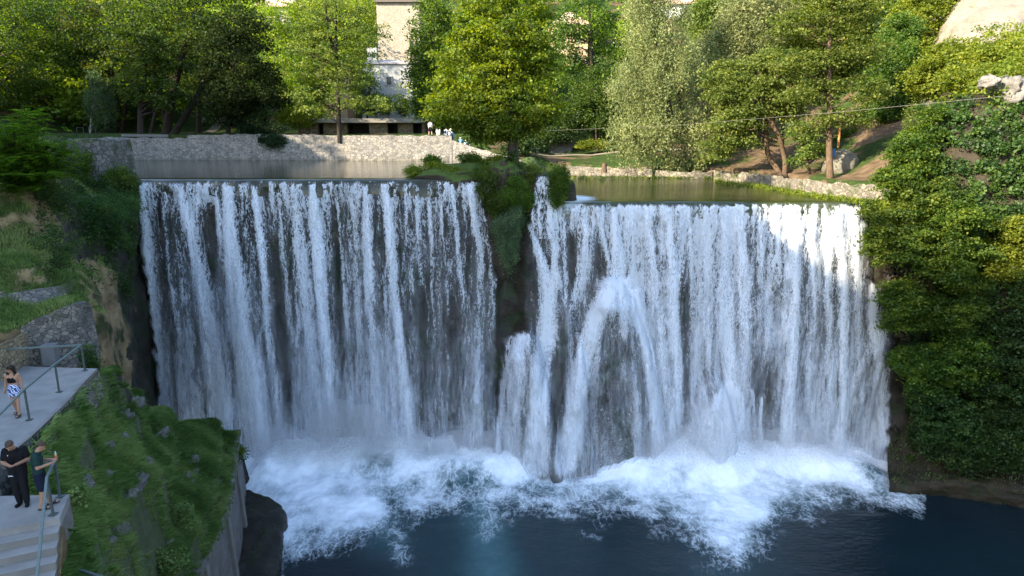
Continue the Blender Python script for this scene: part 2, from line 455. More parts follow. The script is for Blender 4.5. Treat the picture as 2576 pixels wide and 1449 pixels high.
# ---------------------------------------------------------------- ground
ZL, ZR = 20.72, 19.17                                     # the two upper pool levels
def bank_x(y): return np.interp(y, [50, 53, 65, 76.7, 86.5], [27.6, 27.4, 26.4, 22.4, 7.0])
RIDGE_Y = [-90, -22, -14, -9, -6, -3, 0, 7, 13, 22, 31, 40, 50, 62, 75, 90]
RIDGE_Z = [76, 75, 70, 67.2, 68.2, 72, 70.5, 65, 60.5, 55, 51.5, 49.5, 50, 52, 49, 36]  # unseen left ridge, heights shaped for where its shadow edge falls
def ground_z(x, y):
    x, y = np.broadcast_arrays(np.asarray(x, float), np.asarray(y, float))
    up = sstep(54.5, 55.5, y)                            # upper valley floor
    left = 23.75 + .012*(y-86) + .35*(fbm(x*.08, y*.08, 0, 3, 5)-.5)
    right = 20.1 + np.clip(y-86, 0, 60)*.11 + .5*(fbm(x*.15, y*.15, 0, 3, 6)-.5) + np.clip(x-bank_x(np.minimum(y, 86))-3, 0, 60)*.16
    w = sstep(-4.5, 6.5, x + (y-86)*.10)
    land = left*(1-w) + right*w
    land = land + np.clip(y-104, 0, 300)*.46*sstep(100, 118, y)
    land = land + np.clip(x-31-np.clip(y-60, 0, 40)*.06, 0, 200)*(.42+.3*sstep(84, 100, y))*sstep(48, 60, y)
    land = land + np.clip(-66-x, 0, 200)*.30*sstep(70, 85, y)
    # pools
    dl = np.where(x < 1.5, y-86.35, np.where(y > 86.6, y-86.6, x-bank_x(y)-.3))
    xl = np.interp(y, [50, 86], [-31, -54]); dl = np.where(x < 1.5, np.maximum(dl, xl-x), dl)
    bed = np.where(x < 2.4, ZL-1.0, ZR-1.2)
    z = bed + (land-bed)*sstep(0, .7, dl)
    low = -3.0 + 0*x
    z = low + (z-low)*up
    # gorge sides out of view; left ridge shaped to shade falls and pool
    rz = np.interp(y, RIDGE_Y, RIDGE_Z)
    hill = -3 + (rz+3)*sstep(-38, -66, x + np.clip(y-45, 0, 60)*.95)
    hill = hill + np.clip(-x-64, 0, 100)*.15
    
    wl = sstep(-34, -40, x + np.clip(y-50, 0, 60)*.72)*(1-sstep(100, 118, y))
    z = np.where(wl > 0, np.maximum(z, z*(1-wl)+np.maximum(hill, z)*wl), z)
    ze = -3 + 34*sstep(42, 75, x)
    z = np.where((y < 55), np.maximum(z, ze), z)
    return z
def nonuni(lo, a, b, hi, fine, coarse):
    return np.concatenate([np.arange(lo, a, coarse), np.arange(a, b, fine), np.arange(b, hi+coarse, coarse)])
gx = nonuni(-170, -52, 64, 170, .8, 4); gy = nonuni(-90, 48, 122, 330, .7, 4)
XX, YY = np.meshgrid(gx, gy); ZZ = ground_z(XX, YY)
ZZ = ZZ + np.where(ZZ > 1, (fbm(XX*.7, YY*.7, 0, 3, 9)-.5)*.16, 0)
G = np.stack([XX, YY, ZZ], -1)
M_GROUND = (lambda: (
    (lambda t: (
        (lambda p: (
            (lambda c: t.done(t.bsdf(c, .95, t.bump(t.noise(p, 6, 4), .6, .08), .1)))(
                t.mix(t.smooth(t.math('ADD', t.noise(p, .22, 5, .6), t.smooth(t.n('SeparateXYZ', {0: p}).outputs[0], 12, 32, 0, .12)), .53, .64),
                      t.ramp(t.noise(p, 1.8, 5, .7), [(.3, (.016, .032, .008)), (.55, (.034, .058, .013)), (.75, (.065, .08, .022))]),
                      t.ramp(t.noise(p, 1.1, 5, .7), [(.3, (.06, .042, .024)), (.55, (.13, .09, .055)), (.8, (.20, .15, .10))])))
        ))(t.pos())))(NT('ground_grass_and_soil'))))()
tag(mesh_obj('ground', G.reshape(-1, 3), grid_faces(*XX.shape), M_GROUND, smooth=True), 'grassy and bare earth ground of the park, river banks and hillside', 'ground', kind='structure')

# ---------------------------------------------------------------- rock face behind the falls
BOSS = [(7.25, 14.2, 1.22, 2.3), (3.9, 12.6, .62, 1.1), (1.0, 10.6, .8, 2.6), (14.8, 6.9, .85, 2.2), (-2.6, 8.2, .75, 1.7)]
def y_rock(x, z, rough=True):
    x, z = np.broadcast_arrays(np.asarray(x, float), np.asarray(z, float))
    yl = 50.15 - 1.35*(1-np.clip(z/ZL, 0, 1))**.8 + .5*np.sin(np.clip(z/ZL, 0, 1)*math.pi)*.8
    yr = 49.5 - 2.0*(1-np.clip(z/ZR, 0, 1))**.8 + .3*np.sin(np.clip(z/ZR, 0, 1)*math.pi)
    w = sstep(-.5, 2.0, x); y = yl*(1-w)+yr*w
    if rough:
        y = y - (fbm(x*.35, z*.13, 0, 4, 3)-.5)*2.2 - (fbm(x*1.1, z*.6, 3, 4, 8)-.5)*.9
    for xb, zt, k, dep in BOSS:
        ww = k*np.sqrt(np.maximum(zt-z, 1e-4)); m = 1-((x-xb)/ww)**2
        g = dep*np.sqrt(np.clip(m, 0, 1))*np.clip((zt-z)/2.2, 0, 1)**.5
        y = np.where((m > 0) & (z < zt), y-g, y)
    return y
rx = np.arange(-33, 36.1, .22); rz = np.arange(-2.5, 21.0, .2)
RX, RZ = np.meshgrid(rx, rz)
RYY = y_rock(RX, RZ)
ztop = np.where(RX < 1.0, ZL-.12, ZR-.12)
RZ2 = np.minimum(RZ, ztop)
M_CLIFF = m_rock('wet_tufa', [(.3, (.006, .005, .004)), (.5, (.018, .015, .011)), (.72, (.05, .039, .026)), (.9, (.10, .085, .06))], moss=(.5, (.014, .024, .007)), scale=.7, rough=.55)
cg = np.stack([RX, np.where(RZ > ztop, RYY+(RZ-ztop)*6, RYY), RZ2], -1)
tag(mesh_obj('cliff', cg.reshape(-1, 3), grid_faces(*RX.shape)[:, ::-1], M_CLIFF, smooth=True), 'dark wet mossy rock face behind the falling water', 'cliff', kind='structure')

# ---------------------------------------------------------------- falling water
def poly(tab, py):
    t = np.array(tab, float); return np.interp(py, t[:, 1], t[:, 0])
# streams: [(bearing, height, half width, strength)...]
ST_L = [
 [(356, 468, 15, 1), (372, 640, 24, .95), (400, 900, 26, .75), (428, 1100, 30, .7)],
 [(402, 475, 10, .5), (425, 640, 10, .55), (455, 860, 14, .55), (475, 1000, 20, .5)],
 [(392, 470, 6, .6), (400, 600, 8, .4), (425, 760, 8, .3)],
 [(455, 468, 14, .8), (478, 560, 22, .95), (510, 740, 26, .95), (545, 960, 32, .95), (565, 1120, 36, .9)],
 [(500, 468, 7, .7), (497, 540, 10, .7), (500, 640, 8, .4), (520, 900, 10, .5)],
 [(528, 462, 12, .75), (548, 520, 8, .8), (560, 640, 10, .4), (575, 760, 14, .3)],
 [(572, 470, 18, .85), (582, 600, 22, 1), (605, 800, 34, .95), (640, 1000, 42, 1), (665, 1150, 44, 1)],
 [(640, 468, 12, .8), (655, 600, 12, .95), (668, 760, 14, .75), (690, 960, 16, .7), (712, 1150, 18, .65)],
 [(610, 465, 10, .7), (618, 560, 12, .5), (640, 740, 14, .35)],
 [(700, 470, 7, .55), (712, 600, 8, .45), (735, 800, 14, .5), (765, 1000, 14, .5), (775, 1140, 16, .55)],
 [(740, 465, 16, .8), (755, 600, 22, .75), (775, 800, 24, .7), (800, 1000, 24, .7), (815, 1140, 30, .75)],
 [(790, 465, 15, .9), (803, 620, 20, .95), (815, 800, 20, .9), (832, 1000, 24, .8), (842, 1140, 28, .8)],
 [(842, 466, 6, .7), (856, 600, 6, .5), (872, 760, 9, .45), (890, 1000, 18, .45), (895, 1120, 22, .45)],
 [(880, 466, 9, .7), (893, 600, 9, .6), (902, 800, 14, .55), (915, 1000, 22, .6), (925, 1120, 26, .7)],
 [(915, 466, 9, .85), (922, 600, 13, .9), (932, 800, 14, .75), (945, 1000, 18, .7), (955, 1120, 24, .75)],
 [(968, 462, 14, .9), (980, 560, 16, .95), (996, 760, 15, .95), (1018, 960, 15, .95), (1035, 1120, 18, .95)],
 [(1020, 462, 8, .75), (1026, 600, 8, .6), (1034, 800, 8, .4)],
 [(1045, 462, 7, .7), (1050, 560, 7, .65), (1060, 700, 10, .4)],
 [(1075, 462, 7, .65), (1082, 560, 8, .6), (1088, 720, 9, .4), (1095, 1000, 18, .25)],
 [(1105, 462, 6, .7), (1115, 600, 5, .6), (1125, 760, 9, .35)],
 [(1140, 462, 8, .7), (1148, 560, 9, .6), (1160, 700, 10, .5), (1172, 860, 16, .35)],
 [(1180, 462, 12, .85), (1192, 540, 12, .8), (1208, 640, 12, .6), (1212, 800, 16, .4), (1200, 1100, 26, .3)],
 [(1207, 470, 6, .7), (1222, 560, 7, .6), (1236, 700, 10, .4), (1240, 860, 18, .25)],
 [(1205, 925, 9, .5), (1200, 1000, 9, .65), (1212, 1090, 9, .7)],
]
ST_R = [
 [(1330, 560, 8, .6), (1345, 600, 10, .85), (1372, 680, 18, 1), (1388, 740, 26, 1), (1376, 830, 28, 1), (1362, 950, 27, 1), (1348, 1080, 28, 1), (1342, 1180, 40, 1)],
 [(1380, 545, 14, .7), (1396, 620, 15, .95), (1402, 720, 18, .9)],
 [(1445, 525, 16, .8), (1450, 600, 12, .4)],
 [(1420, 560, 8, .7), (1425, 700, 10, .6), (1420, 760, 12, .6)],
 [(1470, 520, 12, .8), (1476, 600, 13, .9), (1465, 700, 14, .85), (1452, 745, 24, .7)],
 [(1505, 520, 10, .8), (1520, 600, 7, .75), (1530, 680, 6, .7)],
 [(1545, 520, 14, .85), (1553, 620, 18, 1), (1558, 710, 26, 1)],
 [(1585, 520, 9, .8), (1596, 620, 8, .6), (1600, 700, 10, .5)],
 [(1560, 700, 46, 1.15), (1560, 735, 60, 1.1), (1560, 785, 56, .75), (1560, 840, 44, .45)],
 [(1530, 725, 24, 1.2), (1500, 790, 28, 1.2), (1475, 870, 30, 1.1), (1455, 960, 32, .95), (1440, 1060, 38, .9), (1420, 1170, 46, .85)],
 [(1510, 830, 14, .55), (1495, 900, 20, .6), (1480, 980, 22, .5), (1470, 1060, 16, .35)],
 [(1596, 725, 22, 1.2), (1612, 800, 20, 1.2), (1630, 880, 18, 1.15), (1645, 960, 18, 1.1), (1658, 1060, 22, 1.1), (1668, 1150, 26, 1)],
 [(1470, 750, 8, .6), (1452, 850, 8, .5), (1440, 900, 10, .45)],
 [(1560, 1000, 60, .22), (1570, 1080, 90, .28), (1570, 1160, 100, .25)],
 [(1585, 800, 10, .35), (1590, 950, 14, .5), (1605, 1060, 20, .55), (1600, 1150, 24, .5)],
 [(1625, 520, 14, .9), (1640, 640, 18, .85), (1655, 800, 22, .75), (1672, 950, 18, .85), (1690, 1060, 22, .95), (1690, 1150, 30, 1)],
 [(1678, 520, 12, .9), (1688, 640, 16, .9), (1695, 800, 18, .95), (1702, 950, 17, .9), (1706, 1130, 20, .85)],
 [(1730, 520, 10, .85), (1738, 640, 12, .7), (1742, 800, 8, .4)],
 [(1770, 520, 14, .9), (1778, 640, 18, .85), (1780, 800, 16, .75), (1778, 960, 12, .7), (1772, 1100, 14, .5)],
 [(1815, 520, 14, .9), (1822, 640, 20, .95), (1826, 800, 28, 1), (1832, 960, 24, 1)],
 [(1860, 520, 14, .9), (1865, 640, 20, .9), (1872, 800, 24, .85), (1868, 940, 20, .7)],
 [(1905, 520, 14, .85), (1910, 640, 16, .8), (1918, 800, 12, .5), (1920, 940, 16, .4)],
 [(1950, 522, 12, .85), (1955, 640, 10, .75), (1958, 760, 8, .5)],
 [(1992, 525, 16, .95), (1997, 640, 19, 1), (1993, 800, 20, 1), (1985, 960, 18, 1), (1975, 1130, 24, 1)],
 [(2035, 525, 12, .9), (2040, 620, 11, .8), (2042, 760, 10, .6), (2040, 960, 22, .6), (2040, 1130, 30, .6)],
 [(2072, 525, 11, .95), (2076, 620, 11, .9), (2080, 760, 12, .7), (2082, 960, 22, .65), (2085, 1130, 24, .7)],
 [(2112, 528, 12, 1), (2116, 620, 12, .95), (2122, 760, 14, .85), (2118, 960, 17, .95), (2112, 1140, 18, 1)],
 [(2148, 530, 11, 1), (2152, 620, 11, .95), (2160, 760, 12, .7), (2168, 960, 20, .6), (2175, 1150, 22, .6)],
 [(2196, 715, 8, 1), (2196, 790, 22, .9), (2205, 900, 24, .75), (2215, 1060, 20, .65), (2215, 1150, 20, .6)],
 [(1885, 980, 5, .8), (1893, 1060, 6, .6), (1898, 1130, 8, .5)],
 [(1912, 1000, 5, .8), (1908, 1060, 7, .8), (1912, 1140, 9, .9)],
 [(1318, 842, 24, 1), (1306, 880, 32, .95), (1300, 960, 34, .85), (1292, 1060, 36, .75), (1288, 1160, 42, .75)],
 [(1290, 850, 14, .7), (1275, 920, 12, .7), (1262, 1000, 10, .8), (1255, 1080, 12, .7), (1250, 1150, 18, .6)],
 [(1836, 955, 18, 1.2), (1834, 990, 34, 1.5), (1820, 1040, 56, 1.6), (1806, 1100, 72, 1.6), (1800, 1170, 90, 1.6)],
]
def stream_dens(px, py, streams, gain=1.0):
    d = np.zeros_like(px)
    for st in streams:
        t = np.array(st, float)
        c = np.interp(py, t[:, 1], t[:, 0]); hw = np.interp(py, t[:, 1], t[:, 2]); s = np.interp(py, t[:, 1], t[:, 3])
        c = c + (vnoise(py*.012, st[0][0]*.37, 0, 4)-.5)*8
        fade = sstep(t[0, 1]-14, t[0, 1]+4, py)*(1-sstep(t[-1, 1], t[-1, 1]+60, py))
        q = np.abs(px-c)/np.maximum(hw, 1)
        d = np.maximum(d, s*fade*np.exp(-(q*.95)**2.2)*gain)
    return d
def m_fall(name):
    t = NT(name)
    fl = t.attr('flow', 'Vector'); dens = t.attr('dens'); soft = t.attr('soft')
    def sc(a, b, z=0.0):
        v = t.n('VectorMath', {0: fl, 1: (a, b, 1)}, operation='MULTIPLY').outputs[0]
        return t.n('VectorMath', {0: v, 1: (0, 0, z)}, operation='ADD').outputs[0]
    wv = t.noise(sc(.8, .35, 7), 1, 2)
    off = t.n('CombineXYZ', {0: t.math('MULTIPLY', t.math('SUBTRACT', wv, .5), .7)}).outputs[0]
    fl = t.n('VectorMath', {0: fl, 1: off}, operation='ADD').outputs[0]
    n1 = t.noise(sc(2.0, .16), 1, 2)
    n2 = t.noise(sc(4.6, .75, 3), 1, 3, .6)
    n3 = t.noise(sc(13, 3.6, 5), 1, 3, .7, .8)
    ridge = t.math('ABSOLUTE', t.math('SUBTRACT', t.noise(sc(7.5, 2.4, 9), 1, 2, .5, .6), .5))
    lace = t.math('SUBTRACT', 1.0, t.smooth(ridge, .0, .11))
    n0 = t.noise(sc(.55, .06, 11), 1, 2)
    a = t.math('ADD', t.math('ADD', dens, t.math('MULTIPLY', t.math('SUBTRACT', n0, .5), .7)), t.math('MULTIPLY', t.math('SUBTRACT', n1, .5), 1.0))
    a = t.math('ADD', a, t.math('MULTIPLY', t.math('SUBTRACT', n2, .5), 1.15))
    a = t.math('ADD', a, t.math('MULTIPLY', t.math('SUBTRACT', n3, .5), .75))
    a = t.math('ADD', a, t.math('MULTIPLY', t.math('MULTIPLY', t.math('SUBTRACT', lace, .3), .34), t.math('SUBTRACT', 1.0, soft)))
    wdt = t.math('MULTIPLY_ADD', soft, .30, .19)
    al = t.n('MapRange', {'Value': a, 'From Min': t.math('SUBTRACT', .56, wdt), 'From Max': t.math('ADD', .56, wdt)}, interpolation_type='SMOOTHSTEP').outputs[0]
    al = t.math('MULTIPLY', al, t.smooth(dens, .0, .12))
    al = t.math('MULTIPLY', al, t.smooth(t.math('ADD', dens, t.math('MULTIPLY', t.math('SUBTRACT', n1, .5), .6)), .1, .9, .48, .97))
    nm = t.bump(t.math('ADD', n2, t.math('MULTIPLY', n3, .6)), .55, .12)
    d = t.n('BsdfDiffuse', {'Color': (.76, .81, .87, 1), 'Normal': nm}).outputs[0]
    tr = t.n('BsdfTranslucent', {'Color': (.82, .88, .95, 1), 'Normal': nm}).outputs[0]
    w = t.n('MixShader', {0: .25, 1: d, 2: tr}).outputs[0]
    return t.done(t.n('MixShader', {0: al, 1: t.n('BsdfTransparent').outputs[0], 2: w}).outputs[0])
M_FALL = m_fall('falling_water')
def m_veil(name):
    t = NT(name); fl = t.attr('flow', 'Vector'); dens = t.attr('dens')
    def sc(a, b, z): return t.n('VectorMath', {0: t.n('VectorMath', {0: fl, 1: (a, b, 1)}, operation='MULTIPLY').outputs[0], 1: (0, 0, z)}, operation='ADD').outputs[0]
    n1 = t.noise(sc(1.3, .10, 21), 1, 2); n2 = t.noise(sc(6.5, .5, 23), 1, 3, .6); n3 = t.noise(sc(9, 2.4, 25), 1, 2, .6)
    a = t.math('ADD', t.math('MULTIPLY', n1, .7), t.math('ADD', t.math('MULTIPLY', n2, .75), t.math('MULTIPLY', n3, .45)))
    al = t.math('MULTIPLY', t.smooth(a, .62, 1.28), dens)
    d = t.n('BsdfDiffuse', {'Color': (.74, .79, .86, 1)}).outputs[0]; tr = t.n('BsdfTranslucent', {'Color': (.66, .72, .80, 1)}).outputs[0]
    return t.done(t.n('MixShader', {0: al, 1: t.n('BsdfTransparent').outputs[0], 2: t.n('MixShader', {0: .3, 1: d, 2: tr}).outputs[0]}).outputs[0])
M_VEIL = m_veil('falling_spray_veil')

def curtain(name, x0, x1, ztop, streams, v0, veil, off, seed, parent, thin=1.0, left_lim=None, right_lim=None, gap=.14, mat=None):
    nx = int((x1-x0)/.075)+1; zs = np.concatenate([np.linspace(ztop+.03, ztop-1.2, 26), np.linspace(ztop-1.28, -.3, 132)])
    X, Z = np.meshgrid(np.linspace(x0, x1, nx), zs)
    drop = np.maximum(ztop-Z, 0); tt = np.sqrt(2*drop/9.8)
    vv = v0*(1 + .5*(fbm(X*.5, seed, 0, 3, seed)-.5)*2)
    ylip = np.where(X < 1.0, 50.0, 49.3) + (fbm(X*.4, 0, 0, 3, 12)-.5)*.7
    Y = ylip - vv*tt - off
    Yr = y_rock(X, Z)-gap-off*.4
    Y = np.minimum(Y, Yr)
    px, py = bearing(np.stack([X, Y, Z], -1))
    sh = (vnoise(px*.03, py*.004, seed, seed)-.5)*10*(1 if seed > 1 else 0)
    d = stream_dens(px+sh, py, streams)
    fine = fbm(X*2.3, Z*.05, seed, 3, 20+seed)
    vl = veil(px, py)*(.45+1.1*fine)
    d = np.maximum(d, vl)
    lipn = fbm(X*3.2, .5, seed, 3, 60)
    d = d*thin*sstep(.0, .08+lipn*.6, drop)
    if left_lim is not None: d = d*sstep(-9, 7, px-poly(left_lim, py)+(fbm(px*.05, py*.06, 0, 3, 70)-.5)*24)
    if right_lim is not None: d = d*sstep(-9, 7, poly(right_lim, py)-px+(fbm(px*.05, py*.06, 0, 3, 71)-.5)*24)
    d = np.clip(d, 0, 1.25)
    Y = Y - np.clip(d, 0, 1)*.28
    soft = sstep(3, 19, drop)*.9
    # the water fans out over the bosses: bend the flow coordinate with them
    U = X.copy()
    for xb, zt, k, dep in BOSS[:2]:
        ww = k*np.sqrt(np.maximum(zt-Z, .05)); m = np.clip(1-((X-xb)/ww)**2, 0, 1)*sstep(0, .8, zt-Z)
        U = U*(1-m) + (xb + (X-xb)*(2.2/np.maximum(ww, .8)))*m
    flow = np.stack([U+seed*41.3, -drop - .25*(50-Y), np.full_like(U, seed*3.7)], -1)
    return mesh_obj(name, np.stack([X, Y, Z], -1).reshape(-1, 3), grid_faces(*X.shape)[:, ::-1], mat or M_FALL, parent, True,
                    {'dens': d.ravel(), 'soft': soft.ravel(), 'flow': flow.reshape(-1, 3)})
def veil_L(px, py):
    v = np.interp(px, [340, 430, 480, 560, 700, 760, 850, 900, 1040, 1060, 1180, 1245, 1260], [.34, .30, .42, .36, .28, .36, .30, .40, .42, .30, .30, .26, .0])
    v = v*1.05 + .22*(1-sstep(470, 560, py))
    dark = np.exp(-((px-530)/22)**2)*sstep(500, 540, py)*(1-sstep(680, 740, py)) + np.exp(-((px-705-(py-700)*.06)/20)**2)*sstep(560, 640, py)*(1-sstep(1020, 1120, py)) \
        + np.exp(-((px-850-(py-700)*.03)/13)**2)*sstep(480, 540, py)*.8 + np.exp(-((px-1065)/28)**2)*sstep(620, 720, py)*.7 + np.exp(-((px-1130)/30)**2)*sstep(700, 800, py)*.6
    v = v*(1-np.clip(dark, 0, 1)*.92)
    v = v + .16*sstep(750, 1100, py)
    return v
def veil_R(px, py):
    v = np.interp(px, [1250, 1320, 1345, 1400, 1440, 1600, 1700, 1800, 1900, 2000, 2160, 2235], [.25, .25, .2, .36, .45, .55, .62, .66, .6, .56, .55, .5])
    v = v + .16*(1-sstep(540, 640, py))
    inb = ((px > 1385) & (px < 1680)) & (py > 735)
    d1 = np.exp(-((px-1400-(py-900)*.02)/22)**4)*sstep(770, 830, py)
    d2 = sstep(780, 860, py)*np.exp(-((px-1560)/85)**4)
    d3 = np.exp(-((px-1722)/14)**4)*sstep(660, 740, py)*.8
    d4 = np.exp(-((px-1920)/40)**4)*sstep(840, 960, py)*.7
    d5 = np.exp(-((px-1515)/18)**4)*sstep(590, 630, py)*(1-sstep(690, 720, py))*.8 + np.exp(-((px-1440)/10)**4)*sstep(560, 600, py)*(1-sstep(740, 770, py))*.8
    d6 = np.exp(-((px-2090)/26)**4)*sstep(600, 680, py)*(1-sstep(820, 900, py))*.5 + np.exp(-((px-1300)/28)**2)*(1-sstep(800, 840, py))
    return v*(1-np.clip(d1*.9 + d2*.5 + d3 + d4 + d5 + d6, 0, 1)*.8) * np.where(py < 835, sstep(1320, 1345, px + 0*py)*.9+.1, 1)
WL = empty('waterfall', (-14.7, 49, 1), 'wide left waterfall of white ribbons falling over dark rock from the walled pool', 'waterfall', kind='thing')
WR = empty('waterfall', (14.5, 48, 1), 'right waterfall with an umbrella of water over a rounded boss, beside the hanging bushes', 'waterfall', kind='thing')
LL = [(346, 450), (362, 640), (384, 800), (402, 1060), (410, 1200)]; LR = [(1208, 450), (1222, 540), (1244, 700), (1250, 1000), (1250, 1200)]
RL = [(1395, 500), (1380, 540), (1325, 560), (1322, 830), (1268, 850), (1250, 1000), (1240, 1200)]; RR = [(2172, 500), (2180, 700), (2222, 730), (2236, 900), (2232, 1200)]
curtain('water_curtain', -28, -1.0, ZL, ST_L, .55, veil_L, 0, 1, WL, left_lim=LL, right_lim=LR)
curtain('water_curtain', -28, -1.0, ZL, ST_L, .95, lambda a, b: veil_L(a, b)*.55, .25, 2, WL, .72, LL, LR)
curtain('water_curtain', -1.6, 29, ZR+.0, ST_R, .55, veil_R, 0, 3, WR, left_lim=RL, right_lim=RR)
curtain('water_curtain', -1.6, 29, ZR+.0, ST_R, .9, lambda a, b: veil_R(a, b)*.6, .22, 4, WR, .74, RL, RR)

def soft_L(px, py): return np.interp(py, [450, 560, 800, 1100], [.05, .12, .40, .9])*np.interp(px, [340, 360, 1040, 1080, 1240, 1255], [.5, 1, 1, .85, .7, .3])*.95*np.clip(veil_L(px, py)/.42, .25, 1.2)
def soft_R(px, py): return np.interp(py, [510, 640, 850, 1150], [.15, .32, .6, .9])*np.interp(px, [1250, 1330, 1400, 2150, 2235], [.6, .8, 1, 1, .7])*.8*np.clip(veil_R(px, py)/.5, .3, 1.2)
curtain('spray_veil', -28, -1.0, ZL, [], .7, soft_L, .10, 5, WL, 1, LL, LR, mat=M_VEIL)
curtain('spray_veil', -1.6, 29, ZR, [], .7, soft_R, .10, 6, WR, 1, RL, RR, mat=M_VEIL)

# small side chute beside the islet
def chute():
    
    rows = []
    for y, l, r, D in ((434, 1356, 1382, 50.6), (442, 1349, 1390, 50.0), (470, 1342, 1398, 49.5), (510, 1336, 1402, 49.1), (550, 1332, 1408, 48.7), (600, 1345, 1412, 48.5)):
        rows.append([at(l+(r-l)*k/4, y, D-.25*math.sin(math.pi*k/4)) for k in range(5)])
    Gc = loft(rows, 60, 40)
    px, py = bearing(Gc)
    d = .5 + .25*fbm(px*.12, py*.01, 0, 3, 5)
    u = np.linspace(0, 1, 40)[None, :]; d = d*sstep(0, .12, u)*sstep(0, .12, 1-u)*sstep(436, 448, py)
    flow = np.stack([Gc[..., 0]*1.3+300, Gc[..., 2]*1.2, 0*px], -1)
    w = empty('side_chute', tuple(Gc[-1, 20]), 'narrow chute of water beside the islet tree, feeding the right falls', 'waterfall', kind='thing')
    mesh_obj('water_curtain', Gc.reshape(-1, 3), grid_faces(60, 40)[:, ::-1], M_FALL, w, True, {'dens': d.ravel(), 'soft': 0*d.ravel(), 'flow': flow.reshape(-1, 3)})
    Gb = Gc.copy(); Gb[..., 1] += .35; Gb = roughen(Gb, [(.2, .9)])
    mesh_obj('rock_bed', Gb.reshape(-1, 3), grid_faces(60, 40)[:, ::-1], M_CLIFF, w, True)
chute()

# ---------------------------------------------------------------- upper pools: still water that bends over the lip
def m_water(name, deep, rough=.06, wave=(.25, 2.2), strength=.25, spec=.5):
    t = NT(name)
    a = t.noise(t.pos((wave[0], wave[1], 1)), 1.3, 4, .6); b = t.noise(t.pos((.8, 3.2, 1)), 2.2, 3, .6)
    h = t.math('ADD', a, t.math('MULTIPLY', b, .35))
    return t.done(t.bsdf(deep, rough, t.bump(h, strength, .12), spec, **{'IOR': 1.33}))
def upper_pool(name, poly_xy_rows, lvl, mat, label):
    rows = []
    for xs0, xs1, y in poly_xy_rows:
        x = np.linspace(xs0, xs1, 160); rows.append(np.stack([x, np.full(160, float(y)), np.full(160, lvl)], -1))
    Gp = np.array(rows)
    wv = (fbm(Gp[0, :, 0]*.4, 0, 0, 3, 12)-.5)*.7
    xs = Gp[0, :, 0]; yl = np.where(xs < 1.0, 50.0, 49.3)+wv
    n4 = fbm(xs*1.4, 3, 0, 3, 44)
    lip = [np.stack([xs, yl-q, np.full_like(xs, lvl)-dz*(.8+.5*n4)], -1) for q, dz in ((.42, 1.1), (.40, .6), (.30, .25), (.08, .07))]
    Gp[0, :, 1] = yl+.5
    Gp = np.concatenate([np.array(lip), Gp], 0)
    tag(mesh_obj(name, Gp.reshape(-1, 3), grid_faces(*Gp.shape[:2]), mat, smooth=True), label, 'water', kind='structure')
M_UPW = m_water('upper_water', (.030, .032, .018), .05, (.10, 1.6), .16)
M_UPW_R = m_water('upper_water_green', (.030, .038, .010), .07, (.25, 1.5), .30)
def _rush():
    t = NT('upper_water_rush'); p = t.pos()
    n = t.noise(t.pos((.35, 2.0, 1)), 1.6, 4, .65, .5)
    h = t.math('ADD', t.noise(t.pos((.25, 1.5, 1)), 1.3, 4, .6), t.math('MULTIPLY', t.noise(t.pos((.8, 3.2, 1)), 2.2, 3, .6), .35))
    d = t.n('VectorMath', {0: t.n('VectorMath', {0: p, 1: (-3.9, -52.0, -ZR)}, operation='ADD').outputs[0], 1: (.34, .30, .3)}, operation='MULTIPLY').outputs[0]
    r = t.n('VectorMath', {0: d}, operation='LENGTH').outputs['Value']
    m = t.smooth(t.math('SUBTRACT', t.math('ADD', n, .38), r), -.1, .35)
    w = t.bsdf((.030, .038, .010), .07, t.bump(h, .30, .12), .5, **{'IOR': 1.33})
    f = t.n('BsdfDiffuse', {'Color': (.8, .84, .86, 1)}).outputs[0]
    return t.done(t.n('MixShader', {0: t.math('MULTIPLY', m, .85), 1: w, 2: f}).outputs[0])
M_UPW_R = _rush()
upper_pool('water', [(-28.2, -1.6, 50), (-28.6, 0, 52), (-34.6, 1.8, 56), (-39, 2.2, 62), (-45, 2.2, 72), (-50.5, 2.2, 80), (-55, 2.2, 86)], ZL, M_UPW, 'calm upper pool below the long stone wall, mirroring it')
upper_pool('water', [(3.2, 27.9, 50), (2.6, 28.2, 52), (1.6, 28.2, 56), (1.6, 28, 62), (1.6, 27.5, 70), (1.6, 25, 77), (1.6, 16, 83), (1.6, 9, 88)], ZR, M_UPW_R, 'greenish upper pool under the willows above the right waterfall')

# ---------------------------------------------------------------- lower pool with foam
FE = np.array([(560, 1250), (640, 1300), (690, 1385), (740, 1372), (800, 1352), (870, 1345), (930, 1330), (985, 1285), (1040, 1310), (1100, 1282), (1180, 1262), (1250, 1275), (1330, 1268), (1400, 1296), (1470, 1285),
               (1550, 1282), (1640, 1295), (1720, 1318), (1800, 1372), (1860, 1392), (1920, 1350), (1985, 1302), (2060, 1272), (2140, 1262), (2230, 1258), (2300, 1262), (2330, 1240)], float)
fx = nonuni(-40, -21, 29, 60, .14, 2.5); fy = nonuni(-50, 31, 49, 49.2, .12, 2.5)
fx = fx[(fx > -22) & (fx < 62)]
X, Y = np.meshgrid(fx, fy)
flat = np.stack([X, Y, 0*X], -1)
px, py = bearing(np.where(flat[..., 1:2] < 5, np.array([0, 5., 0]), flat))
edge = np.interp(px, FE[:, 0], FE[:, 1], left=1150, right=1150)
fray = (fbm(X*.45, Y*.3, 0, 5, 80)-.5)*120
aerf = None
dist = (edge + fray - py)                                # >0 on the fall side of the foam edge
foam = sstep(-95, 105, dist)*(1-.0*px)
holes = np.zeros_like(px)
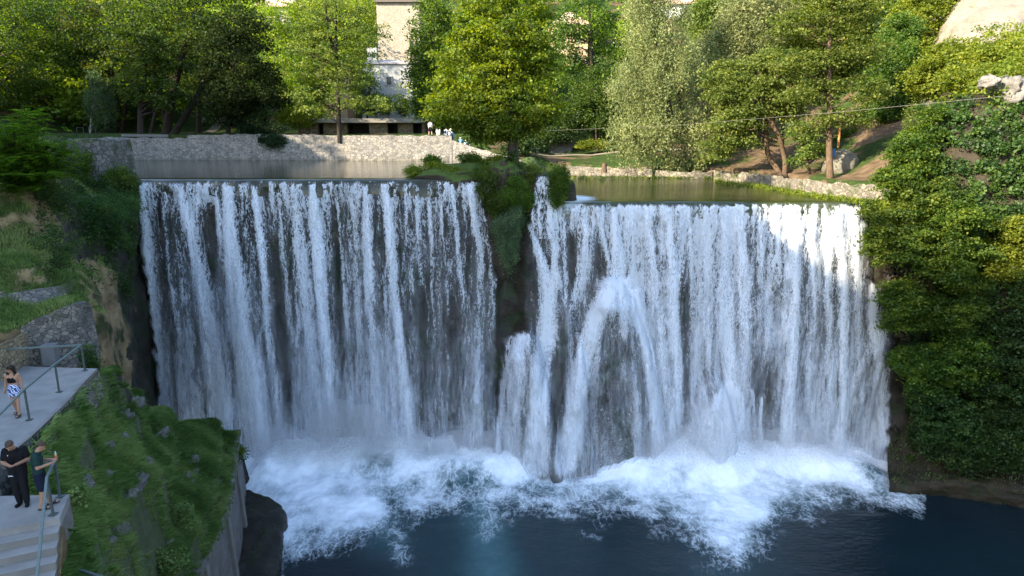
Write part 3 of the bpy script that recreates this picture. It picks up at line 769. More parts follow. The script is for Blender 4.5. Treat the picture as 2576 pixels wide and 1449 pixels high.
for hx, hy, hr, hv, hs in ((950, 1180, 46, 36, .55), (1085, 1165, 50, 34, .5), (1170, 1215, 70, 26, .6), (860, 1235, 36, 24, .45), (1440, 1180, 20, 20, .4), (1000, 1262, 40, 16, .4), (1030, 1225, 60, 18, .35), (2190, 1200, 40, 24, .4), (1350, 1225, 60, 12, .35)):
    holes = np.maximum(holes, hs*np.exp(-(((px-hx)/hr)**2+((py-hy)/hv)**2)))
foam = np.clip(foam - holes*.7 - .2*sstep(.42, .62, fbm(X*.42+7, Y*.42, 0, 4, 83))*sstep(1150, 1215, py), 0, 1)
tail = np.exp(-((px-985-(py-1300)*.25)/34)**2)*sstep(1280, 1310, py)*(1-sstep(1390, 1450, py))*.38 + np.exp(-((px-1880-(py-1340)*.1)/80)**2)*sstep(1300, 1340, py)*(1-sstep(1385, 1445, py))*.4 \
    + np.exp(-((px-708)/14)**2)*sstep(1340, 1370, py)*.42 + np.exp(-((px-1225)/40)**2)*sstep(1230, 1250, py)*(1-sstep(1300, 1420, py))*.42
foam = np.maximum(foam, tail)
aer = np.exp(-((px-1208-(py-1240)*.16)/(42+(py-1240)*.12))**2)*sstep(1215, 1250, py)*.85 + np.exp(-((px-960)/60)**2)*sstep(1270, 1300, py)*(1-sstep(1330, 1440, py))*.6 \
    + np.exp(-((px-1110)/120)**2)*sstep(1230, 1260, py)*.22 + np.exp(-((px-1380)/200)**2)*.15*sstep(1240, 1300, py) + .25*np.exp(-((px-1830)/140)**2)*sstep(1280, 1340, py)
aer = np.maximum(aer, .75*sstep(-30, 60, dist))
yb = 44.9 + .7*np.sin(X*.4)+(fbm(X*.35, 0, 0, 3, 33)-.5)*2.4
shelf = sstep(-1.3, 1.4, Y-yb)*sstep(-19.5, -17.5, X)*(1-sstep(22.5, 29, X))
Zp = shelf*(1.05 + .5*(fbm(X*.3, Y*.3, 1, 3, 35)-.5)) + foam*((fbm(X*.7, Y*.7, 0, 4, 36)-.5)*.6 + (fbm(X*3.5, Y*3.5, 0, 3, 37)-.5)*.14) + (fbm(X*.8, Y*1.6, 4, 3, 38)-.5)*.06
dfall = np.clip((Y-46.2)/2.2, 0, 1)*sstep(-19.5, -17.5, X)*(1-sstep(26, 28.5, X))
Zp = Zp + dfall*foam*(.5*fbm(X*.8, Y, 2, 3, 39))
Zp = Zp + .9*np.exp(-((X-14.2)/2.6)**2)*sstep(44.0, 47.2, Y)
t = NT('pool_water'); p = t.pos()
fo = t.attr('foam'); ae = t.attr('aer')
na = t.noise(p, 1.1, 4, .6, .5); nb = t.noise(p, 4.5, 4, .65, .7)
rid = t.math('ABSOLUTE', t.math('SUBTRACT', t.noise(t.pos((1.3, .75, 1)), 1.25, 4, .6, .4), .5))
lace = t.math('SUBTRACT', 1.0, t.smooth(rid, 0.0, .06))
rid2 = t.math('ABSOLUTE', t.math('SUBTRACT', t.noise(t.pos((1.2, .8, 1)), 2.9, 3, .6, .4), .5))
lace2 = t.math('SUBTRACT', 1.0, t.smooth(rid2, 0.0, .06))
a = t.math('ADD', t.math('MULTIPLY', fo, 1.06), t.math('ADD', t.math('MULTIPLY', t.math('SUBTRACT', t.noise(p, .55, 5, .62), .5), 1.0), t.math('MULTIPLY', t.math('SUBTRACT', nb, .5), .25)))
a = t.math('ADD', a, t.math('MULTIPLY', t.math('ADD', t.math('MULTIPLY', t.math('SUBTRACT', lace, .3), .24), t.math('MULTIPLY', t.math('SUBTRACT', lace2, .3), .15)), t.math('MULTIPLY', t.smooth(fo, .02, .25), t.smooth(fo, .45, .95, 1.0, .25))))
fm = t.smooth(a, .16, 1.12)
deep = t.mix(t.math('MULTIPLY', ae, t.math('MULTIPLY_ADD', na, .8, .45)), t.mix(t.noise(p, .16, 3), (.004, .010, .015), (.010, .023, .028)), (.065, .14, .15))
rip = t.math('ADD', t.noise(t.pos((1.2, 2.6, 1)), 1.6, 4, .6), t.math('MULTIPLY', nb, .3))
wat = t.bsdf(deep, .12, t.bump(rip, .35, .15), .5, **{'IOR': 1.33})
wht = t.n('BsdfDiffuse', {'Color': t.mix(fo, (.62, .72, .76), (.86, .90, .94)), 'Normal': t.bump(t.math('ADD', nb, na), .3, .1)}).outputs[0]
t.done(t.n('MixShader', {0: fm, 1: wat, 2: wht}).outputs[0])
tag(mesh_obj('water', np.stack([X, Y, Zp], -1).reshape(-1, 3), grid_faces(*X.shape), t.mat, smooth=True, attrs={'foam': foam.ravel(), 'aer': aer.ravel()}),
    'dark blue plunge pool with white foam below both waterfalls', 'water', kind='structure')

# spray: drops thrown up where the water lands, and soft mist over it
def spray():
    n = 42000
    x = RNG.uniform(-26, 26, n); y = 47.3 - np.abs(RNG.normal(size=n))*1.5; hmax = .5+1.6*fbm(x*.35, 0, 0, 3, 90)**2*2
    z = .9 + np.abs(RNG.normal(size=n))*hmax*.8
    k = int(n*.35)
    x[:k] = 14.0 + RNG.normal(size=k)*1.7; y[:k] = 45.6+RNG.normal(size=k)*.7; z[:k] = 1+np.abs(RNG.normal(size=k))*2.2*np.exp(-((x[:k]-14.0)/2.4)**2)
    keep = x > -18.5
    C = np.stack([x, y, z], 1)[keep]; m = len(C)
    s = RNG.uniform(.025, .06, m)
    d = rand_dirs(m); nr = rand_dirs(m)
    V, FC = leaf_mesh(C, s*1.6, .7, d, nr)
    tt = NT('spray_drops')
    b = tt.n('BsdfDiffuse', {'Color': (.85, .9, .95, 1)}).outputs[0]
    tt.done(tt.n('MixShader', {0: .55, 1: tt.n('BsdfTransparent').outputs[0], 2: b}).outputs[0])
    tag(mesh_obj('spray', V, FC, tt.mat), 'fine white drops thrown up at the foot of the waterfalls', 'spray', kind='stuff')
spray()
def mist():
    for dens, grow, n, up in ((.05, 1.5, 30, 2.4), (.30, .95, 44, .9)):
        t = NT('mist_air'); t.done(None, t.n('VolumeScatter', {'Color': (.95, .97, 1, 1), 'Density': dens, 'Anisotropy': .1}).outputs[0])
        mb = MB()
        for i in range(n):
            x = -17.3 + 40.5*i/(n-1) + random.uniform(-.7, .7); k = .7+.6*float(fbm(x*.3, 0, 0, 3, 92))
            mb.ball((x, 46.7+random.uniform(-.6, .4), .8+random.uniform(-.2, .5)*up), (random.uniform(1.3, 2.3)*grow, random.uniform(.9, 1.5)*grow, random.uniform(1.2, 2.6)*grow*k), 14, 9)
        for x, y, z, r in ((14.2, 45.6, 2.2, 2.1), (14.6, 46.2, 4.2, 1.5), (-13, 47.2, 2.6, 2.4), (-11, 47, 2.5, 2.2), (1.5, 45.8, 1.8, 1.5), (10.6, 45.8, 1.6, 1.6), (-17, 46.8, 1.8, 1.5)):
            mb.ball((x, y, z), (r*grow, r*.8*grow, r*grow), 14, 9)
        o = mb.build('mist', t.mat, None, True)
        rm = o.modifiers.new('union', 'REMESH'); rm.mode = 'VOXEL'; rm.voxel_size = .35; rm.use_smooth_shade = True
        tag(o, 'thin outer mist hanging over the foam at the foot of the waterfalls' if grow > 1 else 'denser white mist close to where the water lands', 'mist', kind='stuff')
mist()
# ---------------------------------------------------------------- left bank
GR = ((.028, .05, .012), (.075, .10, .024))
M_SLOPE = m_rock('grass_slope_soil', [(.3, (.035, .055, .018)), (.55, (.065, .085, .034)), (.8, (.14, .14, .11))], grass=((.032, .072, .018), (.07, .125, .03)), gz=.36, scale=1.1)
M_YCLIFF = m_rock('yellow_tufa', [(.25, (.035, .026, .015)), (.45, (.12, .085, .042)), (.6, (.24, .17, .085)), (.8, (.32, .27, .20))], grass=GR, moss=(.52, (.028, .036, .010)), gz=.66, scale=.55)
slope_rows = [
 [(262, 935, 26.5), (335, 1015, 32), (420, 1066, 37.5), (600, 1095, 42.5)],
 [(245, 949, 24.55), (335, 1042, 30), (435, 1083, 35), (598, 1108, 41)],
 [(173, 1018, 21.25), (318, 1110, 26.8), (440, 1150, 33), (588, 1180, 37)],
 [(98, 1094, 18.7), (318, 1205, 22.8), (440, 1250, 29), (575, 1270, 33.4)],
 [(42, 1184, 16.9), (300, 1300, 20), (430, 1350, 26), (550, 1350, 30)],
 [(120, 1330, 15.0), (290, 1449, 17.4), (410, 1449, 23), (505, 1449, 27)],
 [(150, 1520, 13.2), (280, 1640, 14.8), (380, 1640, 18.6), (430, 1640, 21.5)],
]
SLOPE = loft(rows_at(slope_rows), 150, 130)
# low terraces: the slope steps down towards the pool
uu = np.linspace(0, 1, 130)[None, :] + (fbm(SLOPE[..., 1]*.12, SLOPE[..., 0]*.12, 0, 3, 14)-.5)*.16
stepz = np.zeros(SLOPE.shape[:2])
for c0, amp in ((.24, .85), (.42, .95), (.60, .9), (.79, .75)):
    q_ = uu-c0; stepz += amp*np.where(q_ < 0, np.clip(1+q_/.15, 0, 1), -np.clip(1-q_/.03, 0, 1)*0)*np.where(q_ < 0, 1, 0)*.9 + amp*.9*np.where(q_ >= 0, np.clip(1-q_/.035, 0, 1), 0)
SLOPE[..., 2] += stepz*.35
Us = np.clip(uu, 0, 1)*4.4; fr_ = Us-np.floor(Us)
Ut = (np.floor(Us)+np.where(fr_ < .8, .30*fr_/.8, .30+.70*(fr_-.8)/.2))/4.4
ug = np.linspace(0, 1, 130)
for i_ in range(150):
    SLOPE[i_, :, 2] = .5*SLOPE[i_, :, 2] + .5*np.interp(np.clip(Ut[i_]+np.linspace(0, 1, 130)-uu[i_], 0, 1), ug, SLOPE[i_, :, 2])
SLOPE = roughen(SLOPE, [(.28, .45), (.10, 1.6)], 4)
tag(mesh_obj('terrain', SLOPE.reshape(-1, 3), grid_faces(150, 130), M_SLOPE, smooth=True), 'terraced grass slope between the steps and the concrete wall', 'terrain', kind='structure')
bk = SLOPE[0].copy(); bk2 = bk.copy(); bk2[:, 1] += .8; bk2[:, 2] -= 2.2; bk3 = bk2.copy(); bk3[:, 1] += 1.0; bk3[:, 2] = -1
BK = roughen(loft([bk, bk2, bk3], 40, 60), [(.3, .6)])
tag(mesh_obj('rock_face', BK.reshape(-1, 3), grid_faces(40, 60)[:, ::-1], M_CLIFF, smooth=True), 'dark drop behind the grass slope, facing the left waterfall', 'rock face', kind='structure')

cliff_rows = [
 [(-60, 980, 24.5), (60, 960, 25.5), (190, 930, 27), (250, 945, 28.5), (300, 1010, 34), (352, 1075, 41), (400, 1110, 47)],
 [(-60, 850, 24.5), (60, 825, 25.6), (190, 768, 27), (248, 830, 29), (306, 930, 36), (352, 960, 43.5), (392, 1000, 49.5)],
 [(-60, 760, 27), (60, 752, 28), (150, 735, 29.2), (232, 752, 31), (296, 850, 37.5), (348, 860, 45), (378, 880, 50.4)],
 [(-60, 690, 29.5), (60, 665, 30), (130, 682, 31), (208, 690, 33), (284, 722, 39), (340, 740, 46), (366, 760, 50.8)],
 [(-60, 630, 31), (60, 640, 32), (130, 640, 33), (200, 645, 35.5), (276, 650, 41), (332, 640, 46.5), (358, 640, 51)],
 [(-60, 540, 33), (60, 520, 34), (130, 540, 36), (200, 560, 39), (270, 545, 43.5), (325, 530, 47.5), (346, 520, 51)],
 [(-60, 430, 36), (60, 425, 37), (130, 440, 40), (190, 480, 45), (256, 490, 47.5), (318, 480, 49.3), (340, 470, 51.2)],
 [(-60, 360, 41), (60, 352, 45), (130, 364, 48.5), (184, 424, 52), (250, 446, 53), (312, 452, 53.4), (336, 456, 54)],
]
LC = loft(rows_at(cliff_rows), 120, 110)
LC = roughen(LC, [(.7, .22), (.35, .7), (.12, 2.2)], 21)
bxl = bearing(LC)[0].reshape(-1) + (fbm(LC[..., 0]*.5, LC[..., 1]*.5, LC[..., 2]*.5, 3, 41).reshape(-1)-.5)*120 - np.clip(bearing(LC)[1].reshape(-1)-650, 0, 400)*.12
fcl = grid_faces(120, 110)
tag(mesh_obj('rock_face', LC.reshape(-1, 3), fcl[:, ::-1], [M_YCLIFF, M_CLIFF], smooth=True, fmats=(bxl[fcl[:, 0]]-150*sstep(620, 700, bearing(LC)[1].reshape(-1)[fcl[:, 0]]) > 135).astype(int)), 'yellowish tufa hillside left of the falls with grassy ledges', 'rock face', kind='structure')

# retaining wall behind the walkway
def wall_obj(name, tops, bots, mat, label, thick=.45, jag=.06, cat='stone wall', n=80, m=22, parent=None, back=(0, 1, 0), group=None):
    T = spline([tuple(p) for p in tops], n) if len(tops) > 2 else np.linspace(tuple(tops[0]), tuple(tops[1]), n)
    B = spline([tuple(p) for p in bots], n) if len(bots) > 2 else np.linspace(tuple(bots[0]), tuple(bots[1]), n)
    T = np.array(T); B = np.array(B)
    seg = np.cumsum(np.r_[0, np.linalg.norm(np.diff(T, axis=0), axis=1)])
    T[:, 2] += (vnoise(seg*2.2, 0, 0, 3)-.5)*jag*2
    k = np.linspace(0, 1, m)[:, None, None]
    Gf = B[None]*(1-k)+T[None]*k
    Gf = roughen(Gf, [(.05, 2.4)], 7)
    bv = np.array(back, float)*thick
    G = np.concatenate([Gf, (Gf[-1]+bv)[None], (B+bv)[None]], 0)
    V = G.reshape(-1, 3); FC = [tuple(f) for f in grid_faces(*G.shape[:2])[:, ::-1]]
    nr = G.shape[0]
    FC.append(tuple(r*n for r in range(nr))); FC.append(tuple(r*n+n-1 for r in range(nr-1, -1, -1)))
    o = mesh_obj(name, V, FC, mat, parent)
    if parent is None: tag(o, label, cat, group, 'thing')
    return o
z0 = 15.3
def gp(x, y, z): return at_z(x, y, z)
wb = [at(58, 935, 25.0), at(150, 926, 25.5), at(242, 930, 26.3)]
wt = [at(52, 822, 25.3), at(190, 764, 26.6), at(218, 792, 27.2)]
for p in wb: p.z = 14.9
wall_obj('retaining_wall', wt, wb, STONE_D, 'dark rubble retaining wall at the back of the walkway', jag=.09)
wb2 = [at(-70, 1010, 21.6), at(62, 935, 24.9)]; wt2 = [at(-70, 900, 21.8), at(56, 838, 25.1)]
for p in wb2: p.z = 14.9
wall_obj('retaining_wall', wt2, wb2, STONE_Y, 'yellowish squared stone wall at the left end of the rubble wall', jag=.03)
wall_obj('terrace_wall', [at(-60, 745, 27.3), at(70, 735, 28.3), at(168, 708, 29.8)], [at(-60, 790, 26.9), at(70, 768, 27.8), at(166, 742, 29.4)], STONE_D, 'low crumbling terrace wall on the grassy ledge above the rubble wall', jag=.16)
mbp = MB(); q = at(128, 940, 25.0); mbp.box((q.x, q.y+.15, 15.65), (.5, .45, .85), .1, bev=.04)
tag(mbp.build('pier', m_plain('pier_concrete', (.13, .13, .135), .85, .3, 5, bumps=.4)), 'small grey concrete pier against the rubble wall', 'pier', kind='thing')

# walkway slab with stone edge
CONC = m_plain('concrete', (.245, .238, .225), .85, .42, 1.7, .25, bumps=.35)
CONC_D = m_plain('concrete_weathered_riser_shade', (.17, .165, .155), .88, .4, 1.6, .25, bumps=.5)  # weathered concrete; on the step risers its darker tone is painted shade
wk = [gp(246, 926, z0), gp(175, 1002, z0), gp(100, 1078, z0), gp(40, 1130, z0), gp(-20, 1170, z0)]
wkl = [Vector((-21.0, wk[0].y+.4, z0)), Vector((-21.0, wk[1].y, z0)), Vector((-20.5, wk[2].y, z0)), Vector((-19.5, wk[3].y, z0)), Vector((-18.5, wk[4].y, z0))]
rows = np.array([np.linspace(tuple(l), tuple(r), 30) for l, r in zip(wkl, wk)])
Gw = np.swapaxes(spline(np.swapaxes(spline(rows, 40), 0, 1), 30), 0, 1)
Gw[..., 2] += (fbm(Gw[..., 0]*.6, Gw[..., 1]*.6, 0, 3, 2)-.5)*.05
V = Gw.reshape(-1, 3)
pt = Gw[:, -1]; low = pt.copy(); low[:, 2] -= .18; low[:, 0] += .02
tag(mesh_obj('path', np.concatenate([V, low]), np.concatenate([grid_faces(40, 30)[:, ::-1], np.stack([np.arange(39)*30+29, 1200+np.arange(39), 1201+np.arange(39), np.arange(1, 40)*30+29], 1)]), CONC, smooth=False), 'pale concrete walkway with a rough edge', 'path', kind='structure')
et = [p+Vector((.03, 0, -.06)) for p in wk]; eb = [p+Vector((.14, 0, -1.1)) for p in wk]
wall_obj('edge_wall', et[::-1], eb[::-1], STONE_W, 'rough stone edge wall under the right side of the walkway', thick=.4, jag=.03, back=(-1, 0, 0))

# landing and steps
ZS = 15.0
br, fr = gp(175, 1243, ZS), gp(150, 1302, ZS)
ld = Vector((-.90, -.43, 0)).normalized(); sd = Vector((.43, -.90, 0)).normalized()
fl_, bl = fr+ld*4.2, br+Vector((-5.2, -.25, 0))
def prism(mb, pts, z0, z1):
    n = len(pts); V = [(p.x, p.y, z0) for p in pts]+[(p.x, p.y, z1) for p in pts]
    return mb.add(V, [tuple(range(n-1, -1, -1)), tuple(range(n, 2*n))]+[(i, (i+1) % n, n+(i+1) % n, n+i) for i in range(n)])
st = empty('stairs', fr, 'grey concrete steps and landing where the two men stand', 'stairs')
mb = MB(); prism(mb, [bl, fl_, fr, br], ZS-.22, ZS); mb.build('landing', CONC, st)
RISE, RUN = .185, .34
for i in range(11):
    a = fr+sd*(RUN*i)+ld*.02; mb = MB()
    r_ = .0 if i % 2 else .012
    prism(mb, [a+ld*4.0, a+sd*RUN+ld*4.0, a+sd*(RUN+.012)-ld*r_, a-ld*r_], ZS-RISE*(i+1)-.20, ZS-RISE*(i+1))
    mesh_obj('step', mb.v, mb.f, [CONC, CONC_D], st, fmats=[1, 0]+[1]*(len(mb.f)-2))  # pale tread, darker sides: riser shade is put into the colour
mb = MB()
c0, c1 = fr-ld*.06, fr+sd*(RUN*11)-ld*.06
mb.add([c0+Vector((0, 0, -.24)), c1+Vector((0, 0, -RISE*11-.24)), c1+Vector((0, 0, -5)), c0+Vector((0, 0, -5)),
        c0+ld*.3+Vector((0, 0, -.24)), c1+ld*.3+Vector((0, 0, -RISE*11-.24)), c1+ld*.3+Vector((0, 0, -5)), c0+ld*.3+Vector((0, 0, -5))],
       [(0, 1, 2, 3), (7, 6, 5, 4), (0, 4, 5, 1), (1, 5, 6, 2), (3, 2, 6, 7), (0, 3, 7, 4)])
mb.build('side_wall', m_rock('earth_side', [(.3, (.07, .05, .025)), (.6, (.17, .12, .06)), (.85, (.25, .19, .11))], scale=1.5), st)
mb = MB(); prism(mb, [bl, fl_, fr-ld*.0, br], ZS-3.5, ZS-.23); mb.build('base', CONC_D, st)

# railings
RAIL = m_plain('rail_paint', (.105, .145, .135), .55, .35, 14, .4, bumps=.2)
RAIL_D = m_plain('post_paint', (.06, .085, .08), .6, .5, 20, .4, bumps=.3)
def railing(label, posts, rails, h=.98, w=.048):
    r = empty('railing', posts[0], label, 'railing')
    for p in posts:
        p = Vector(p); m_ = MB(); m_.bar(p, p+Vector((0, 0, h)), w, w); m_.box(p+Vector((0, 0, .008)), (.16, .16, .016)); m_.build('post', RAIL_D, r)
    for a, b in rails:
        m_ = MB(); m_.bar(a, b, .055, .05); m_.build('rail', RAIL, r)
    return r
up = Vector((0, 0, 1.0))
e = [gp(222, 932, z0), gp(158, 986, z0), gp(84, 1056, z0), gp(8, 1118, z0)]
for p in e: p.x -= .12; p.z = z0+.01
pl = gp(24, 944, z0); pl.z = z0+.01
railing('green metal railing along the walkway and across its back end', [e[0], e[1], e[2], pl], [(pl+up, e[0]+up), (e[0]+up, e[1]+up), (e[1]+up, e[2]+up), (e[2]+up, e[3]+up+Vector((0, 0, -.25)))])
q0 = br+Vector((-.16, -.12, .01)); q1 = fr+ld*.16-sd*.22+Vector((0, 0, .01)); ql = bl+Vector((.3, -.1, .01))
q2 = fr+sd*(RUN*10)+ld*.16+Vector((0, 0, -RISE*10))
railing('grey metal handrail round the landing and down the steps', [q0, q1, ql], [(ql+up*.97, q0+up*.97), (q0+up*.97, q1+up*.99), (q1+up*.99, q2+up*.98)], .96)
mb = MB(); a, b = at(195, 1432, 14.6), at(290, 1462, 14.0); mb.bar(a, b, .06, .06); mb.bar(a, a+Vector((0, 0, -1)), .05, .05); mb.bar(b, b+Vector((0, 0, -1)), .05, .05)
tag(mb.build('handrail', RAIL_D), 'low dark handrail end at the bottom edge of the grass slope', 'handrail', kind='thing')

# concrete retaining wall with buttress ribs
cw = empty('concrete_wall', at(600, 1300, 33), 'weathered tall concrete retaining wall below the grass slope', 'concrete wall', kind='thing')
tp = [Vector(SLOPE[i, -1]) for i in (12, 30, 48, 66, 84, 102, 120, 149)]
def off(p, dx, dz): return Vector((p.x+dx, p.y, dz))
topl = [Vector((p.x+.05, p.y, p.z+.12)) for p in tp]
botl = [Vector((p.x+.16, p.y+.1, .3)) for p in tp]
wall_obj('wall', topl[::-1], botl[::-1], m_rock('stained_concrete', [(.25, (.04, .036, .03)), (.5, (.13, .125, .118)), (.8, (.24, .235, .23))], scale=.9, bump=.25, bdist=.06), None, thick=.5, jag=.05, parent=cw, back=(-1, 0, 0))
capr = [p+Vector((-.1, 0, .05)) for p in topl]
mb = MB()
S = spline([tuple(p) for p in capr], 60)
for a, b in zip(S[:-1], S[1:]): mb.bar(a, b, .5+random.uniform(-.1, .12), .2+random.uniform(-.05, .1))
mb.build('coping', m_rock('coping_stone', [(.3, (.07, .06, .045)), (.6, (.20, .185, .16)), (.85, (.30, .28, .25))], grass=GR, gz=.9, scale=1.6), cw)
for i in (2, 4, 6):
    a, b = topl[i], botl[i]; mb = MB(); mb.bar(a+Vector((.10, 0, -.2)), b+Vector((.10, .1, 0)), .18, .3); mb.build('rib', CONC_D, cw)
# dark ledge at its foot
lf = [gp(628, 1238, .5), gp(700, 1262, .5), gp(706, 1320, .5), gp(700, 1400, .5), gp(690, 1460, .5), gp(676, 1600, .5)]
wy = [p.y for p in tp][::-1]; wx = [p.x for p in tp][::-1]
li = [Vector((float(np.interp(p.y, wy, wx))-.5, p.y+(.3 if k == 0 else 0), .5)) for k, p in enumerate(lf)]
rows = [[Vector((a.x, a.y, .5)), a.lerp(b, .5), b, Vector((b.x+.25, b.y, -.2)), Vector((b.x+.3, b.y, -2))] for a, b in zip(li, lf)]
GL = roughen(loft(rows, 70, 40), [(.25, .7), (.1, 2.5)], 9)
tag(mesh_obj('ledge', GL.reshape(-1, 3), grid_faces(70, 40)[:, ::-1], m_rock('wet_ledge', [(.3, (.010, .010, .008)), (.6, (.026, .024, .018)), (.85, (.06, .05, .035))], moss=(.55, (.02, .03, .008)), scale=1.2, rough=.4), smooth=True), 'wet dark rock ledge at the foot of the concrete wall', 'ledge', kind='structure')

# ---------------------------------------------------------------- right cliff and bank
rrows = [
 [(2236, 1262, 42.6), (2330, 1256, 41.9), (2450, 1262, 41.3), (2576, 1286, 40.4), (2760, 1330, 38.5)],
 [(2236, 1210, 42.7), (2330, 1208, 42.0), (2450, 1214, 41.4), (2576, 1236, 40.5), (2760, 1280, 38.6)],
 [(2232, 1160, 45.0), (2340, 1168, 43.8), (2460, 1180, 42.8), (2590, 1190, 41.6), (2760, 1210, 40)],
 [(2236, 1080, 48.2), (2350, 1060, 45.8), (2470, 1060, 43.8), (2610, 1060, 42.2), (2760, 1060, 41)],
 [(2232, 900, 49.5), (2335, 900, 46.8), (2465, 880, 44.2), (2615, 870, 42.6), (2760, 870, 41.5)],
 [(2218, 720, 50.2), (2315, 690, 47.4), (2445, 660, 44.6), (2620, 650, 43.0), (2760, 650, 42)],
 [(2200, 560, 51), (2295, 520, 49), (2425, 460, 46.2), (2620, 430, 44.5), (2760, 420, 43)],
 [(2206, 495, 54), (2282, 420, 53), (2395, 300, 49.5), (2610, 270, 46.5), (2760, 260, 45)],
 [(2228, 470, 60), (2300, 340, 59), (2415, 235, 54), (2610, 200, 51), (2760, 180, 50)],
 [(2264, 440, 70), (2330, 250, 68), (2440, 150, 62), (2620, 110, 59), (2760, 100, 58)],
 [(2296, 340, 82), (2348, 120, 77), (2440, 40, 72), (2620, 20, 69), (2760, 0, 67)],
 [(2330, 150, 96), (2380, -40, 90), (2470, -110, 85), (2640, -150, 81), (2780, -180, 79)],
 [(2350, 60, 120), (2400, -160, 112), (2500, -260, 106), (2660, -300, 100), (2800, -320, 98)],
]
RC = loft([r+[r[-1]*2-r[-2]] for r in rows_at(rrows)], 190, 128)
RC = roughen(RC, [(.8, .16), (.45, .55), (.16, 1.8)], 51)
M_RC = m_rock('pale_limestone', [(.25, (.055, .04, .026)), (.42, (.14, .115, .085)), (.6, (.23, .20, .155)), (.85, (.29, .265, .22))], moss=(.62, (.07, .075, .03)), scale=.35)
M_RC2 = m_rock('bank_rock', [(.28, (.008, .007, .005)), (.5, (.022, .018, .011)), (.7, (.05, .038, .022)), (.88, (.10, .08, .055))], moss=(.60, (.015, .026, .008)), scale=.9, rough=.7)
fc = grid_faces(190, 128); rowi = fc[:, 0]//128
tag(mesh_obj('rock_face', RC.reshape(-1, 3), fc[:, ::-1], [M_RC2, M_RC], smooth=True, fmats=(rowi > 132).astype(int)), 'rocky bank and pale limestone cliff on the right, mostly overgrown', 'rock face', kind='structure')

# ---------------------------------------------------------------- islet between the falls
def blob(c, r, s, amps, n=64, m=44):
    th = np.linspace(0, 2*math.pi, n+1)[None, :]; ph = np.linspace(-math.pi/2, math.pi/2, m)[:, None]
    d = np.stack([np.cos(ph)*np.cos(th), np.cos(ph)*np.sin(th), np.sin(ph)+0*th], -1)
    k = 1.0
    for a, f in amps: k = k + a*2*(fbm(d[..., 0]*f+s, d[..., 1]*f, d[..., 2]*f, 4, s)-.5)[..., None]
    return np.array(c)+d*np.array(r)*k, grid_faces(m, n+1)
def join(parts):
    V, FC, b = [], [], 0
    for v, f in parts:
        v = v.reshape(-1, 3); V.append(v); FC.append(f+b); b += len(v)
    return np.concatenate(V), np.concatenate(FC)
M_ISLE = m_rock('islet_rock', [(.3, (.014, .011, .008)), (.55, (.035, .028, .018)), (.78, (.09, .08, .062)), (.92, (.24, .23, .2))], grass=((.03, .055, .012), (.07, .11, .02)), gz=.45, scale=.8)
parts = [blob((-3.6, 52.3, 20.3), (4.2, 2.4, 1.45), 3, [(.25, 1.5), (.12, 4)]), blob((-.5, 52.2, 20.2), (2.1, 2.5, 1.9), 5, [(.25, 1.5), (.12, 4)]),
         blob((-.5, 50.7, 17.4), (1.5, 1.4, 4.4), 7, [(.25, 1.6), (.12, 4)]), blob((4.1, 50.9, 18.4), (.75, 1.3, 2.3), 8, [(.2, 2)]), blob((2.2, 65.5, 19.4), (1.6, 12, 1.5), 9, [(.2, 3)]), blob((2.0, 76, 19.7), (1.5, 11, 1.6), 9, [(.2, 3)])]
V, FC = join(parts)
tag(mesh_obj('islet', V, FC, M_ISLE, smooth=True), 'rocky islet between the two waterfalls, overgrown with grass and bushes', 'islet', kind='structure')

# ---------------------------------------------------------------- stone walls of the upper pools
pw = empty('stone_wall', at(880, 408, 85), 'long pale stone wall along the far side of the left upper pool', 'stone wall', kind='thing')
zb = 20.2
def ptz(x, y, D): return at(x, y, D)
t1 = [at(258, 345, 86), at(480, 349, 85.8), at(700, 361, 85.4), at(882, 362, 85.1)]; b1 = [Vector((p.x, p.y-.25, zb)) for p in t1]
wall_obj('lower_wall', t1, b1, STONE, None, thick=1.2, jag=.1, parent=pw, n=180, m=24)
t2 = [at(470, 340, 86.4), at(640, 337, 86.2), at(882, 340, 85.9)]; b2 = [Vector((p.x, p.y, 22.3)) for p in t2]
wall_obj('parapet', t2, b2, STONE, None, thick=.7, jag=.08, parent=pw, n=120, m=10)
t3 = [at(878, 341, 84.0), at(960, 340, 84), at(1060, 341, 84), at(1136, 341, 84)]; b3 = [Vector((p.x, p.y-.35, zb)) for p in t3]
wall_obj('bastion', t3, b3, STONE, None, thick=2.2, jag=.06, parent=pw, n=120, m=24)
t4 = [at(1134, 352, 84.0), at(1200, 372, 83.4), at(1290, 398, 82.2), at(1374, 420, 80.6)]; b4 = [Vector((p.x, p.y-.3, zb-1)) for p in t4]
wall_obj('wing_wall', t4, b4, STONE, None, thick=.9, jag=.08, parent=pw, n=110, m=20)
pg = MB(); a, b = at(308, 340, 87.2), at(425, 341, 87.2); pg.bar(a, b, .5, .3); tag(pg.build('kerb', CONC_D), 'grey concrete kerb strip behind the left end of the long wall', 'kerb', kind='thing')
pp = empty('stone_pier', at(215, 490, 49.5), 'big stone abutment pier at the left end of the falls, topped by two black hoops', 'stone pier', kind='thing')
tpz = [at(166, 352, 50.5), at(190, 349, 49.4), at(238, 347, 49.4), at(268, 350, 50.2)]; bpz = [Vector((p.x+(k-1.5)*.25, p.y-.2, 17.5)) for k, p in enumerate(tpz)]
wall_obj('pier_wall', tpz, bpz, m_stone_wall('pier_stone', 2.2, ((.08, .078, .07), (.14, .135, .125), (.19, .18, .16)), (.035, .033, .03), moss=.3), None, thick=3.2, jag=.12, parent=pp, n=60, m=30)
BLK = m_plain('black_steel', (.012, .012, .013), .5, .2, 10, .4)
